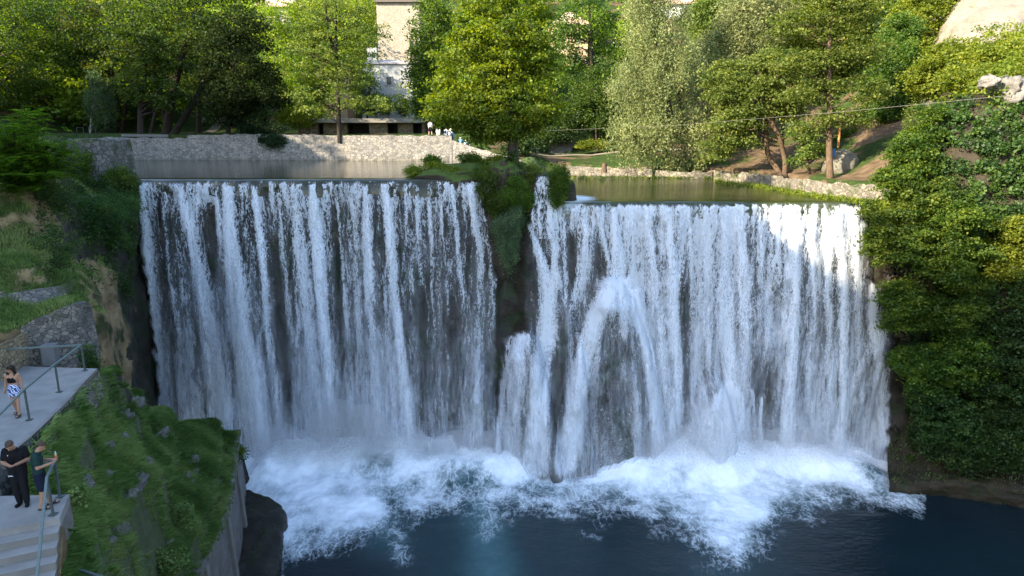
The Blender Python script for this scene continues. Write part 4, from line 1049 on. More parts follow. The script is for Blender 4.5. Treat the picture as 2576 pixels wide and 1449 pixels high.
for xa in (196, 226):
    a = at(xa, 349, 49.9); b = at(xa+17, 349, 50.1); h = Vector((0, 0, .78))
    m_ = MB(); m_.tube([a, a+h, b+h, b], .035, 6); tag(m_.build('hoop', BLK), 'black steel hoop on top of the stone pier, '+('left one' if xa < 200 else 'right one'), 'hoop', 'black hoops on the pier')
# right pool bank walls
def bankwall(pts, hgt, label, mat=STONE_R):
    t_ = [Vector((p.x, p.y, p.z+hgt)) for p in pts]; b_ = [Vector((p.x, p.y, p.z-.5)) for p in pts]
    return wall_obj('bank_wall', t_, b_, mat, label, thick=.6, jag=.12, n=110, m=10)
bankwall([at_z(1425, 440, ZR), at_z(1520, 442, ZR), at_z(1640, 445, ZR)], 1.0, 'low dark stone bank wall below the lawn, left of the willow')
bankwall([at_z(1650, 446, ZR), at_z(1720, 449, ZR), at_z(1790, 449, ZR)], .75, 'low shaded stone bank wall at the foot of the willow')
bankwall([at_z(1795, 449, ZR), at_z(1900, 459, ZR), at_z(2010, 477, ZR), at_z(2030, 482, ZR)], .85, 'sunlit stone bank wall in front of the leaning trees')
bankwall([at_z(2026, 482, ZR), at_z(2100, 493, ZR), at_z(2180, 500, ZR), at_z(2235, 506, ZR)], 1.0, 'sunlit bank wall by the tall alder, nearest the right waterfall')
def path_strip(pts, w, label, mat, lift=.05):
    P = spline([tuple(p) for p in pts], 60); V, FC = [], []
    tg = np.gradient(P, axis=0); nrm = np.stack([-tg[:, 1], tg[:, 0], 0*tg[:, 0]], 1); nrm = unit(nrm)
    for s in (-1, -.33, .33, 1):
        q = P+nrm*w*.5*s; q[:, 2] = ground_z(q[:, 0], q[:, 1])+lift+.04; V.append(q)
    V = np.stack(V, 1)
    tag(mesh_obj('path', V.reshape(-1, 3), grid_faces(60, 4)[:, ::-1], mat, smooth=True), label, 'path', kind='structure')
def onland(x, D):
    m = (x-CX)/F; X_ = m*D*1.0
    return Vector((X_, D, float(ground_z(X_, D))))
GRAVEL = m_plain('pale_gravel', (.22, .19, .145), .95, .25, 3, .15, bumps=.4)
path_strip([onland(470, 96), onland(500, 99), onland(540, 104), onland(585, 112)], 1.6, 'pale gravel path winding into the park behind the dark trees', GRAVEL)
path_strip([onland(1350, 92), onland(1450, 94), onland(1560, 93.5), onland(1700, 88), onland(1800, 86)], 1.0, 'pale path along the far side of the right upper pool', GRAVEL)

# ---------------------------------------------------------------- buildings
PLAST = m_plain('white_plaster', (.36, .37, .37), .9, .22, 1.2, .15, bumps=.25)
YEL = m_plain('cream_plaster', (.50, .43, .30), .9, .15, .8, .15)
PEACH = m_plain('peach_plaster', (.52, .38, .26), .9, .15, .8, .15)
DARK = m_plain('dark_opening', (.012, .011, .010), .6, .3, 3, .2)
GLASSY = m_plain('window_glass', (.03, .035, .04), .12, .2, 1, .6)
def m_tiles(name, a, b):
    t = NT(name); p = t.pos((1, 1, 1))
    w = t.n('TexWave', {'Vector': p, 'Scale': 2.2, 'Distortion': .6, 'Detail': 1}, wave_type='BANDS', bands_direction='X').outputs['Fac']
    n_ = t.noise(p, 3, 4)
    return t.done(t.bsdf(t.mix(n_, a, b), .9, t.bump(t.math('ADD', w, n_), .6, .06), .15))
TILE = m_tiles('roof_tiles', (.32, .15, .09), (.45, .26, .17))
TILE_P = m_tiles('roof_tiles_pale', (.42, .28, .21), (.52, .37, .29))
def house(name, label, c, w, d, h, roof_h, wallm, roofm, wins, ov=.5, hip=True, cat='house'):
    """c base centre of the front wall; front faces -Y; wins: (dx, z, w, h)"""
    r = empty(name, c, label, cat)
    mb = MB(); mb.box((c[0], c[1]+d/2, c[2]+h/2), (w, d, h)); mb.build('wall', wallm, r)
    if roof_h > 0:
        x0, x1, y0, y1, z = c[0]-w/2-ov, c[0]+w/2+ov, c[1]-ov, c[1]+d+ov, c[2]+h+.004
        k = min(w, d)*.5*(1 if hip else 0)
        V = [(x0, y0, z), (x1, y0, z), (x1, y1, z), (x0, y1, z), (x0+k, c[1]+d/2, z+roof_h), (x1-k, c[1]+d/2, z+roof_h), (x0, y0, z-.18), (x1, y0, z-.18), (x1, y1, z-.18), (x0, y1, z-.18)]
        mb = MB(); mb.add(V, [(0, 1, 5, 4), (1, 2, 5), (2, 3, 4, 5), (3, 0, 4), (6, 7, 1, 0), (7, 8, 2, 1), (8, 9, 3, 2), (9, 6, 0, 3), (9, 8, 7, 6)]); mb.build('roof', roofm, r)
    for dx, z, ww, wh in wins:
        mb = MB(); x = c[0]+dx; y = c[1]-.03
        for sx, sz, bw, bh in ((-ww/2, 0, .1, wh+.1), (ww/2, 0, .1, wh+.1), (0, wh/2, ww+.1, .1), (0, -wh/2-.02, ww+.3, .12)):
            mb.box((x+sx, y-.03, c[2]+z+sz), (bw, .12, bh))
        f = mb.build('window', PLAST, r)
        mb = MB(); mb.box((x, y+.005, c[2]+z), (ww-.1, .05, wh-.1)); mb.build('pane', GLASSY, f)
    return r
# flat-roofed ruin at the water
rc0 = at(740, 340, 93); rc1 = at(1070, 340, 93); zbr = 23.6
ru = empty('ruin', Vector(((rc0.x+rc1.x)/2, 93, zbr)), 'low derelict concrete building with a flat weedy roof and dark openings', 'ruined building')
w_ = rc1.x-rc0.x; cxr = (rc0.x+rc1.x)/2
mb = MB(); mb.box((cxr, 96.0, 25.55), (w_+.4, 8.4, .55), 0, bev=.05); mb.build('roof_slab', m_rock('slab', [(.3, (.10, .09, .075)), (.6, (.28, .26, .23)), (.85, (.42, .40, .37))], grass=GR, gz=.8, scale=.6, bump=.3), ru)
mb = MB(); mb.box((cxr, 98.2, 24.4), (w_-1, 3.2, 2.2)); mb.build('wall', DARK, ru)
BRK = m_stone_wall('ruin_blocks', 2.6, ((.14, .11, .08), (.24, .18, .12), (.30, .24, .17)), (.05, .04, .03), flat=1.8)
for k, (xa, wd) in enumerate(((752, 2.6), (812, 3.2), (930, 2.4), (1000, 2.0), (1062, .9))):
    a = at(xa, 330, 93.4); mb = MB(); mb.box((a.x+wd/2, 93.6+(.6 if k % 2 else 0), 24.4), (wd, .8, 2.1)); mb.build('pillar', BRK, ru)
# white house behind
a = at(905, 150, 101); b = at(1036, 150, 101); hz = at(970, 158, 101).z
hw = b.x-a.x
hs = house('house', 'old white plastered house behind the flat-roofed ruin', (a.x+hw/2, 101, 23.6), hw, 7, hz-23.6, .8, PLAST, m_plain('grey_slates', (.30, .29, .28), .9, .2, 3), [(-hw*.3, 4.2, .9, 2.2), (-hw*.02, 4.2, .9, 2.2), (hw*.33, 4.0, .9, 2.0), (-hw*.3, 7.6, .8, 1.2), (hw*.05, 7.6, .8, 1.2)], .2)
mb = MB(); a2 = at(938, 150, 102); mb.box((a2.x, 102, hz+1.0), (1.4, 1.0, 2.2), bev=.04); mb.build('chimney', PLAST, hs)
# stone tower
a = at(950, 100, 118); b = at(1056, 100, 118); tz = at(1000, 6, 118).z
tw = empty('stone_tower', Vector(((a.x+b.x)/2, 118, 26)), 'square pale stone tower behind the white house, cut by the top of the photo', 'tower')
mb = MB(); w_t = b.x-a.x; mb.box(((a.x+b.x)/2, 118+w_t/2, (26+tz)/2), (w_t, w_t, tz-26)); mb.build('wall', STONE_T, tw)
mb = MB(); xx = (a.x+b.x)/2; o_ = w_t/2+.5
mb.add([(xx-o_, 117.5, tz), (xx+o_, 117.5, tz), (xx+o_, 118.5+w_t, tz), (xx-o_, 118.5+w_t, tz), (xx, 118+w_t/2, tz+3.6)], [(0, 1, 4), (1, 2, 4), (2, 3, 4), (3, 0, 4), (3, 2, 1, 0)]); mb.build('roof', m_plain('shingles', (.09, .075, .06), .9, .3, 4), tw)
mb = MB(); q = at(1034, 112, 117.9); mb.box((q.x, 117.97, q.z), (.5, .2, 1.2)); mb.build('window', DARK, tw)
# house upper left, red hut, houses behind the trees
a = at(642, 20, 150); b = at(752, 20, 150); zt = at(700, 16, 150).z
house('house', 'cream house with a pale tiled hip roof, high above the dark trees', ((a.x+b.x)/2, 150, zt-7.5), b.x-a.x, 9, 7.5, 3.2, YEL, TILE_P, [(-3.4, 5.3, 1.1, 1.4), (0, 5.3, 1.1, 1.4), (3.2, 5.3, 1.1, 1.4)], .8)
a = at(792, 165, 104); b = at(868, 165, 104); zt = at(830, 172, 104).z
house('house', 'small house with a faded red roof half hidden behind the slender tree', ((a.x+b.x)/2, 104, 25), b.x-a.x, 5, zt-25, 1.6, PEACH, TILE, [(-1.2, 4, .8, 1.1)], .3)
a = at(1392, 60, 128); b = at(1480, 60, 128); zt = at(1430, 60, 128).z
house('house', 'peach house with a tiled roof glimpsed between the centre tree and the willow', ((a.x+b.x)/2, 128, zt-12), b.x-a.x, 8, 12, 2.6, PEACH, TILE_P, [(-1.6, 9.6, .9, 1.4), (1.2, 9.6, .9, 1.4), (-1.6, 6, .9, 1.4), (1.2, 6, .9, 1.4)], .5)
a = at(1650, 20, 140); b = at(1810, 20, 140); zt = at(1730, 8, 140).z
house('house', 'large white house showing through the foliage above the willow', ((a.x+b.x)/2, 140, zt-14), b.x-a.x, 9, 14, 3, m_plain('bright_plaster', (.62, .62, .60), .9, .1, 1), TILE_P, [(-4, 11, 1, 1.5), (-1, 11, 1, 1.5), (2, 11, 1, 1.5), (5, 11, 1, 1.5), (-4, 7, 1, 1.5), (2, 7, 1, 1.5)], .6)

# ---------------------------------------------------------------- small things
mb = MB(); mb.tube([at(1340, 330, 96), at(1700, 315, 70), at(2150, 278, 52), at(2576, 236, 42), at(2800, 212, 38)], .0085, 6)
tag(mb.build('cable', m_plain('pale_cable', (.22, .21, .19), .5, .1, 4)), 'thin pale cable stretched across the right upper pool', 'cable', kind='thing')
def rock_thing(name, label, c, r, s, mat, cat='boulder', group=None, amps=((.3, 1.3), (.12, 4))):
    V, FC = blob(c, r, s, amps, 40, 28); return tag(mesh_obj(name, V.reshape(-1, 3), FC, mat, smooth=True), label, cat, group)
GREYR = m_rock('boulder_rock', [(.3, (.06, .055, .045)), (.55, (.16, .15, .12)), (.8, (.28, .26, .22))], moss=(.58, (.05, .06, .02)), scale=1.0)
c = at(2112, 418, 66); rock_thing('boulder', 'rounded mossy boulder right behind the tall alder trunk', (c.x, c.y, c.z), (1.5, 1.4, 1.45), 4, GREYR)
SLOPER = m_rock('outcrop_rock', [(.3, (.045, .04, .032)), (.55, (.13, .125, .115)), (.8, (.25, .245, .235))], grass=GR, gz=.85, scale=1.6)
for k, (x, y, D, rx_, rz_, lab) in enumerate(((305, 1050, 25.5, .42, .36, 'upper one, nearest the walkway end'), (262, 1130, 22.6, .32, .34, 'middle one of the inner line'), (212, 1215, 20, .28, .3, 'lowest of the inner line'), (398, 1092, 31.5, .5, .42, 'top one on the crest'), (362, 1170, 28, .4, .36, 'below the crest rock'), (345, 1210, 25.3, .34, .3, 'half way down the grass'), (478, 1160, 34, .42, .36, 'outer one near the coping'), (462, 1205, 31.5, .36, .34, 'outer one, second from the crest'), (330, 1018, 31, .5, .45, 'pale lump on the skyline'))):
    j = np.unravel_index(np.argmin((bearing(SLOPE)[0]-x)**2+(bearing(SLOPE)[1]-y)**2), SLOPE.shape[:2]); c = SLOPE[j]
    rock_thing('rock', 'grey rock poking from the grass slope, '+lab, (c[0], c[1], c[2]-.06), (rx_*.75, rx_*1.5, rz_*.8), 20+k, SLOPER, 'rock', 'rocks in the grass slope', ((.5, 1.7), (.3, 4)))
BX, BY = bearing(SLOPE)
for k in range(26):
    line = k % 3; y = 1075+random.random()*330; f_ = (y-1075)/330
    x = (330-150*f_, 415-150*f_, 520-110*f_)[line]+random.uniform(-10, 10)
    if line == 0 and y > 1250: continue
    j = np.unravel_index(np.argmin((BX-x)**2+(BY-y)**2), SLOPE.shape[:2]); c = SLOPE[j]; r_ = random.uniform(.12, .26)
    rock_thing('stone', ('small grey stone in the inner line of terrace edges on the grass slope', 'small grey stone in the middle line of terrace edges on the grass slope', 'small grey stone in the outer line of terrace edges on the grass slope')[line], (c[0], c[1], c[2]+.03), (r_*.8, r_*1.7, r_), 60+k, SLOPER, 'stone', ('inner', 'middle', 'outer')[line]+' terrace line stones', ((.5, 1.7), (.3, 4)))
c = at_z(1520, 424, 20.4); mb = MB()
mb.tube([(c.x, c.y, 20.0), (c.x, c.y, 20.5), (c.x+.03, c.y, 20.95)], [.34, .27, .25], 12); tag(mb.build('tree_stump', BARK_B), 'short pale tree stump on the lawn left of the willow', 'tree stump')
c = at(2114, 318, 69); mb = MB(); mb.tube([Vector((c.x, c.y, c.z-2)), c+Vector((-.05, 0, 1.1))], .11, 8); tag(mb.build('wooden_post', m_plain('orange_wood', (.45, .20, .07), .8, .2, 6)), 'orange brown wooden post on the slope right of the alder', 'post')
c = at(2096, 384, 63.6); mb = MB(); mb.box(c, (.32, .06, .75), bev=.01); sg = mb.build('sign', m_plain('sign_blue', (.03, .16, .42), .5, .1, 5)); tag(sg, 'small blue sign beside the tall alder trunk', 'sign')
c = at(576, 328, 92); bn = empty('litter_bin', Vector((c.x, c.y, float(ground_z(c.x, c.y)))), 'small yellow litter bin at the edge of the park', 'litter bin')
mb = MB(); zg = float(ground_z(c.x, c.y)); mb.tube([(c.x-.25, c.y, zg-.1), (c.x-.25, c.y, zg+1.25)], .04, 6); mb.build('post', BLK, bn)
mb = MB(); mb.box((c.x+.05, c.y, zg+.75), (.45, .4, .75), bev=.05); mb.build('bin', m_plain('bin_yellow', (.62, .42, .03), .5, .1, 5), bn)
# steps in the banks
def steps(label, a, b, n, w, rz, mat):
    mb = MB(); a, b = Vector(a), Vector(b)
    for i in range(n):
        p = a.lerp(b, i/max(1, n-1)); mb.box((p.x, p.y, p.z-.25), (w, abs(b.y-a.y)/max(1, n-1)+.12, .5), rz, bev=.03)
    tag(mb.build('stone_steps', mat), label, 'steps', kind='thing')
steps('stone steps climbing the lawn bank just left of the willow trunk', at(1652, 432, 83), at(1690, 404, 88), 5, 2.4, .1, GREYR)
steps('shaded stone stair at the back of the lawn', at(1404, 386, 96), at(1420, 352, 102), 7, 3.0, .0, GREYR)
steps('low pale slabs of a path behind the boulder', at(2170, 446, 62), at(2150, 430, 66), 3, 2.2, .2, GRAVEL)
for k, (x, y, D) in enumerate(((1312, 384, 88), (1338, 388, 89))):
    c = at(x, y, D); zg = float(ground_z(c.x, c.y)); tb = empty('stone_table', (c.x, c.y, zg), 'rough stone picnic table beneath the centre tree, '+('left of the two' if k == 0 else 'right of the two'), 'table', 'stone tables')
    mb = MB(); mb.box((c.x, c.y, zg+.72), (1.9, .9, .14), .1, bev=.04); mb.build('table_top', GREYR, tb)
    for s in (-.6, .6): mb = MB(); mb.box((c.x+s, c.y, zg+.32), (.35, .7, .66), .1, bev=.04); mb.build('leg', GREYR, tb)
# ---------------------------------------------------------------- people
SKIN = m_plain('skin_tan', (.36, .20, .13), .55, .08, 6, .3)
SKIN_B = m_plain('skin_fair', (.47, .29, .20), .55, .08, 6, .3)
HAIR = m_plain('hair_dark', (.018, .012, .009), .6, .4, 30, .3)
HAIR_S = m_plain('hair_cropped', (.07, .048, .036), .8, .4, 60, .2)
def cloth(n, c, v=.12): return m_plain(n, c, .85, v, 9, .15, bumps=.25)
BLACK_C, BLACK_T = cloth('black_cotton', (.010, .010, .012)), cloth('black_trousers', (.011, .011, .014))
GREEN_C, NAVY_C = cloth('dark_green_cotton', (.014, .040, .036)), cloth('navy_cotton', (.012, .015, .035))
WHITE_C, CREAM_C, GREY_C, DENIM, BLUE_C, PINK_C, TEAL_C = cloth('white_cotton', (.70, .70, .70)), cloth('cream_cotton', (.55, .49, .40)), cloth('grey_cotton', (.36, .38, .42)), cloth('denim', (.07, .13, .27)), cloth('blue_cotton', (.10, .24, .42)), cloth('pink_cotton', (.45, .24, .26)), cloth('teal_cotton', (.12, .22, .21))
t = NT('zebra_print')
wv = t.n('TexWave', {'Vector': t.pos(), 'Scale': 5.5, 'Distortion': 9.0, 'Detail': 2, 'Detail Scale': 1.6}, wave_type='BANDS', bands_direction='DIAGONAL').outputs['Fac']
ZEBRA = t.done(t.bsdf(t.mix(t.smooth(wv, .42, .5), (.55, .62, .78), (.03, .06, .22)), .8))
def capsule(mb, a, b, ra, rb, n=12):
    a, b = Vector(a), Vector(b)
    d = (b-a)
    if d.length < 1e-5: return mb.ball(a, ra, n, 8)
    k = d.normalized()
    pts, rr = [], []
    for t_ in (-1, -.86, -.5): pts.append(a+k*ra*t_); rr.append(ra*math.sqrt(max(0.02, 1-t_*t_)))
    pts.append(a); rr.append(ra); pts.append(b); rr.append(rb)
    for t_ in (.5, .86, 1): pts.append(b+k*rb*t_); rr.append(rb*math.sqrt(max(0.02, 1-t_*t_)))
    return mb.tube(pts, rr, n)
STAND = dict(hip=(0, 0, .92), waist=(0, 0, 1.08), chest=(0, .0, 1.27), neck=(0, 0, 1.46), head=(0, .03, 1.615),
             shL=(-.175, 0, 1.40), elL=(-.235, -.03, 1.12), wrL=(-.24, .05, .87), shR=(.175, 0, 1.40), elR=(.235, -.03, 1.12), wrR=(.24, .05, .87),
             hjL=(-.085, 0, .90), knL=(-.10, .03, .49), anL=(-.105, -.02, .075), hjR=(.085, 0, .90), knR=(.10, .03, .49), anR=(.105, -.02, .075), ftL=(0, 1, 0), ftR=(0, 1, 0), face=(0, 1, 0),
             curl=.5, palmL=None, palmR=None)
def person(label, loc, heading, pose, skin, wear, h=1.75, vox=.011, w=1.0, group=None, hair=None, hat=None, fem=False, fingers=True):
    """heading: compass direction the body faces; wear: list of (name, material, kind)"""
    J = dict(STAND); J.update(pose); s = h/1.75
    ca, sa = math.cos(-heading), math.sin(-heading)
    loc = Vector(loc)
    def W(p): p = Vector(p); return loc + Vector((p.x*ca-p.y*sa, p.x*sa+p.y*ca, p.z))*s
    def Dv(p): p = Vector(p); return Vector((p.x*ca-p.y*sa, p.x*sa+p.y*ca, p.z)).normalized()
    P = {k: W(v) for k, v in J.items() if k not in ('ftL', 'ftR', 'face', 'curl', 'palmL', 'palmR')}
    fwd = Dv(J['face']); rgt = Dv((1, 0, 0))
    root = empty('person', loc, label, 'person', group)
    def fin(mb, name, mat, parent, v=vox):
        o = mb.build(name, mat, parent, True)
        rm = o.modifiers.new('one_surface', 'REMESH'); rm.mode = 'VOXEL'; rm.voxel_size = v; rm.use_smooth_shade = True
        sm = o.modifiers.new('smooth', 'SMOOTH'); sm.iterations = 3; sm.factor = .5
        return o
    r = lambda x: x*s*w
    def torso(mb, g=0.0, lo=0.0, hi=1.0):
        side = rgt
        hipw, waw, chw = (.085, .062, .08) if fem else (.072, .068, .095)
        for sg in (-1, 1):
            a, b, c = P['hip']+side*sg*hipw*s*w, P['waist']+side*sg*waw*s*w, P['chest']+side*sg*chw*s*w
            if lo <= 0: capsule(mb, a, b, r(.098)+g, r(.088)+g)
            if hi >= 1: capsule(mb, b, c, r(.088)+g, r(.105)+g)
            if hi >= 1: capsule(mb, c, P['shL' if sg < 0 else 'shR']+Vector((0, 0, -.02*s)), r(.10)+g, r(.062)+g)
        if hi >= 1: capsule(mb, P['chest'], P['neck']-(P['neck']-P['chest'])*.25, r(.10)+g, r(.07)+g)
    def arm(mb, S, g=0.0, frac=1.0):
        a, b, c = P['sh'+S], P['el'+S], P['wr'+S]
        if frac <= 1: capsule(mb, a, a.lerp(b, frac), r(.058)+g, r(.046+.012*(1-frac))+g)
        else:
            capsule(mb, a, b, r(.056)+g, r(.043)+g); capsule(mb, b, b.lerp(c, frac-1), r(.042)+g, r(.030)+g)
    def leg(mb, S, g=0.0, frac=2.0, loose=0.0):
        a, b, c = P['hj'+S], P['kn'+S], P['an'+S]
        if frac <= 1: capsule(mb, a, a.lerp(b, frac), r(.090)+g, r(.066+.022*(1-frac))+g+loose)
        else:
            capsule(mb, a, b, r(.090)+g, r(.060)+g+loose*.5); capsule(mb, b, b.lerp(c, .35*(frac-1)), r(.057)+g+loose*.5, r(.058)+g+loose); capsule(mb, b.lerp(c, .35*(frac-1)), b.lerp(c, frac-1), r(.058)+g+loose, r(.040)+g+loose)
    def foot(mb, S, g=0.0):
        a = P['an'+S]; f = Dv(J['ft'+S])
        capsule(mb, a+Vector((0, 0, -.03*s)), a+f*-.03*s+Vector((0, 0, -.035*s)), r(.038)+g, r(.036)+g)
        capsule(mb, a+Vector((0, 0, -.042*s)), a+f*.15*s+Vector((0, 0, -.05*s)), r(.036)+g, r(.026)+g)
        capsule(mb, a+f*.1*s+Vector((0, 0, -.05*s)), a+f*.13*s+rgt*.015*s+Vector((0, 0, -.05*s)), r(.034)+g, r(.03)+g)
    def hand(mb, S):
        a = P['wr'+S]; d = (a-P['el'+S]).normalized()
        nrm = Dv(J['palm'+S]) if J['palm'+S] else (fwd.cross(d) if abs(fwd.dot(d)) < .9 else rgt)
        nrm = (nrm-d*nrm.dot(d)).normalized(); sd_ = d.cross(nrm).normalized()
        inward = sd_ if (S == 'L') else -sd_
        for q in (-.024, 0, .024): capsule(mb, a, a+d*.085*s+sd_*q*s, .020*s, .016*s, 8)
        if not fingers: capsule(mb, a+d*.07*s, a+d*.15*s+nrm*.03*s, .024*s, .016*s, 8); return
        c_ = J['curl']
        for q, ln in ((-.031, .064), (-.011, .077), (.010, .072), (.030, .058)):
            k0 = a+d*.088*s+sd_*q*s; k1 = k0+(d*(1-c_*.5)+nrm*c_*.7).normalized()*ln*.5*s; k2 = k1+(d*(.7-c_)+nrm*(c_*1.1+.1)).normalized()*ln*.5*s
            capsule(mb, k0, k1, .0095*s, .0088*s, 7); capsule(mb, k1, k2, .0088*s, .0075*s, 7)
        t0 = a+d*.025*s+inward*.026*s; t1 = t0+(d*.7+inward*.75+nrm*.2).normalized()*.038*s; t2 = t1+(d*.85+inward*.1+nrm*.45).normalized()*.034*s
        capsule(mb, t0, t1, .013*s, .0105*s, 7); capsule(mb, t1, t2, .0105*s, .0085*s, 7)
    hd = P['head']; upv = (hd-P['neck']).normalized(); fw = (fwd-upv*fwd.dot(upv)).normalized(); hr = fw.cross(upv)
    def HP(x, y, z): return hd+hr*x*s+fw*y*s+upv*z*s
    body = MB(); torso(body)
    for S in 'LR': arm(body, S, 0, 2.0); leg(body, S); foot(body, S); hand(body, S)
    capsule(body, P['neck']-upv*.05*s, hd-upv*.05*s, r(.058), r(.052))
    capsule(body, HP(0, -.022, .03), HP(0, .018, .025), .082*s, .078*s); capsule(body, HP(0, .03, -.03), HP(0, .045, -.075), .064*s, .042*s)
    capsule(body, HP(0, .092, .008), HP(0, .108, -.028), .012*s, .016*s, 8)
    for q in (-1, 1): capsule(body, HP(q*.078, -.008, .012), HP(q*.082, -.016, -.03), .014*s, .010*s, 8); capsule(body, HP(q*.03, .075, .035), HP(q*.045, .068, .035), .013*s, .012*s, 8)
    capsule(body, HP(-.018, .083, -.052), HP(.018, .083, -.052), .010*s, .010*s, 8)
    fin(body, 'body', skin, root)
    if vox < .014:
        for q in (-1, 1): e_ = MB(); e_.ball(HP(q*.031, .083, .018), .0105*s, 8, 6); e_.build('eye', HAIR, root, True)
    for nm, mat, kind in wear:
        mb = MB(); g = .013*s
        if kind == 'tee':
            torso(mb, g); arm(mb, 'L', g+.008*s, .62); arm(mb, 'R', g+.008*s, .62)
        elif kind == 'long':
            torso(mb, g); arm(mb, 'L', g+.006*s, 1.9); arm(mb, 'R', g+.006*s, 1.9)
        elif kind == 'crop':
            for sg in (-1, 1):
                b = P['waist'].lerp(P['chest'], .35)+rgt*sg*.062*s; c = P['chest']+rgt*sg*.07*s+Vector((0, 0, -.01*s))
                capsule(mb, b, c, r(.085)+g, r(.095)+g); a = P['shL' if sg < 0 else 'shR']-rgt*sg*.045*s
                for o_ in (.085, -.07): capsule(mb, c+fwd*o_*s, a+Vector((0, 0, .055*s))+fwd*o_*.2*s, .020*s, .018*s)
            for sg in (-1, 1): capsule(mb, P['chest']+rgt*sg*.055*s+fwd*.06*s, P['chest']+rgt*sg*.055*s+fwd*.075*s, .058*s, .052*s)
        elif kind == 'shorts':
            for sg, S in ((-1, 'L'), (1, 'R')):
                capsule(mb, P['hip']+rgt*sg*.07*s, P['waist']+rgt*sg*.05*s+Vector((0, 0, -.05*s)), r(.105)+g, r(.088)+g); leg(mb, S, g*1.3, .45 if fem else .86, .014*s)
        elif kind == 'trousers':
            for sg, S in ((-1, 'L'), (1, 'R')):
                capsule(mb, P['hip']+rgt*sg*.065*s, P['waist']+rgt*sg*.05*s+Vector((0, 0, -.05*s)), r(.10)+g, r(.085)+g); leg(mb, S, g, 1.97, .010*s)
        elif kind == 'shoe' or kind == 'slide':
            for S in 'LR':
                m2 = MB(); f = Dv(J['ft'+S]); a = P['an'+S]
                if kind == 'shoe': foot(m2, S, .010*s); capsule(m2, a, a+Vector((0, 0, .01)), r(.042), r(.042))
                else:
                    for q in (-.022, .022): capsule(m2, a+f*-.06*s+rgt*q*s+Vector((0, 0, -.066*s)), a+f*.17*s+rgt*q*s+Vector((0, 0, -.066*s)), .022*s, .022*s)
                    capsule(m2, a+f*.09*s-rgt*.042*s+Vector((0, 0, -.045*s)), a+f*.09*s+rgt*.042*s+Vector((0, 0, -.045*s)), .036*s, .036*s)
                fin(m2, nm, mat, root, max(vox, .009))
            continue
        elif kind == 'bag':
            c = P['chest']-fwd*.17*s; capsule(mb, c+Vector((0, 0, -.16*s)), c+Vector((0, 0, .06*s)), .13*s, .11*s)
        fin(mb, nm, mat, root, max(vox, .010))
    if hair:
        mb = MB(); mat, kind = hair
        g = .006*s if kind == 'crop' else .016*s
        capsule(mb, HP(0, -.030, .040), HP(0, .004, .045), .082*s+g, .076*s+g)
        if kind == 'long':
            for q in (-1, 1): capsule(mb, HP(q*.055, -.03, 0), HP(q*.075, -.06, -.16), .05*s, .045*s)
            capsule(mb, HP(0, -.07, 0), HP(.06, -.12, -.30), .085*s, .06*s); capsule(mb, HP(.06, -.12, -.28), HP(.10, -.13, -.38), .055*s, .03*s)
        fin(mb, 'hair', mat, root, max(vox, .010))
    if hat:
        mb = MB(); mb.tube([HP(0, 0, .035), HP(0, 0, .05), HP(0, -.005, .11), HP(0, -.01, .125)], [.155*s, .105*s, .088*s, .05*s], 16); mb.build('hat', hat, root, True)
    return root, P, fwd, rgt, s
SUNG = BLK
# the woman on the walkway
wp = gp(47, 1043, z0); wp.z = z0+.02
ro, P, fw, rg, s_ = person('woman in a black crop top and blue zebra print shorts walking on the walkway', wp, R(168), dict(knL=(-.095, .10, .50), anL=(-.09, .14, .075), knR=(.09, .02, .49), anR=(.085, -.14, .085), elL=(-.225, -.05, 1.12), wrL=(-.25, .03, .88),
    elR=(.235, -.06, 1.13), wrR=(.27, .01, .89), face=(.55, 1, -.2), head=(0, .045, 1.61), curl=.35), SKIN, [('crop_top', BLACK_C, 'crop'), ('shorts', ZEBRA, 'shorts'), ('sandal', BLK, 'slide')], 1.66, .011, .98, hair=(HAIR, 'long'), fem=True)
# man in black looking at his phone
HOLD = dict(elL=(-.25, .02, 1.13), wrL=(-.06, .25, 1.13), elR=(.25, .03, 1.13), wrR=(.05, .26, 1.12), palmL=(0, -.2, 1), palmR=(0, -.2, 1), curl=.55)
bp_ = gp(60, 1268, ZS); bp_.z = ZS+.005
ro, P, fw, rg, s_ = person('man in black polo and black trousers, head bent over his phone, on the landing', bp_, R(160), dict(HOLD, neck=(0, .03, 1.45), head=(.03, .125, 1.565), face=(.25, 1, -.75), chest=(0, .0, 1.27), anL=(-.085, .03, .075), anR=(.075, -.03, .075), knL=(-.09, .05, .49), knR=(.085, .03, .49), ftL=(-.25, 1, 0), ftR=(.2, 1, 0)), SKIN,
    [('shirt', BLACK_C, 'tee'), ('trousers', BLACK_T, 'trousers'), ('shoe', cloth('black_shoe', (.010, .010, .010)), 'shoe')], 1.83, .011, 1.08, hair=(HAIR_S, 'crop'))
def phone(label, c, fw, rg, tilt=.5):
    mb = MB(); n = (Vector((0, 0, 1))*math.cos(tilt)-fw*math.sin(tilt)).normalized(); u = rg.normalized(); v = n.cross(u)
    V = []
    for k in (-.004, .004):
        for a, b in ((-.036, -.070), (.036, -.070), (.038, -.066), (.038, .066), (.036, .07), (-.036, .07), (-.038, .066), (-.038, -.066)): V.append(Vector(c)+u*a+v*b+n*k)
    mb.add(V, [tuple(range(7, -1, -1)), tuple(range(8, 16))]+[(i, (i+1) % 8, 8+(i+1) % 8, 8+i) for i in range(8)])
    o = mb.build('phone', BLK); mb2 = MB(); mb2.add([Vector(c)+u*a+v*b+n*.0052 for a, b in ((-.033, -.062), (.033, -.062), (.033, .062), (-.033, .062))], [(0, 1, 2, 3)]); mb2.build('screen', GLASSY, o)
    return tag(o, label, 'phone')
phone('black phone held in both hands by the man in black', (P['wrL']+P['wrR'])/2+fw*.10+Vector((0, 0, .035)), Vector((fw.x, fw.y, 0)).normalized(), rg)
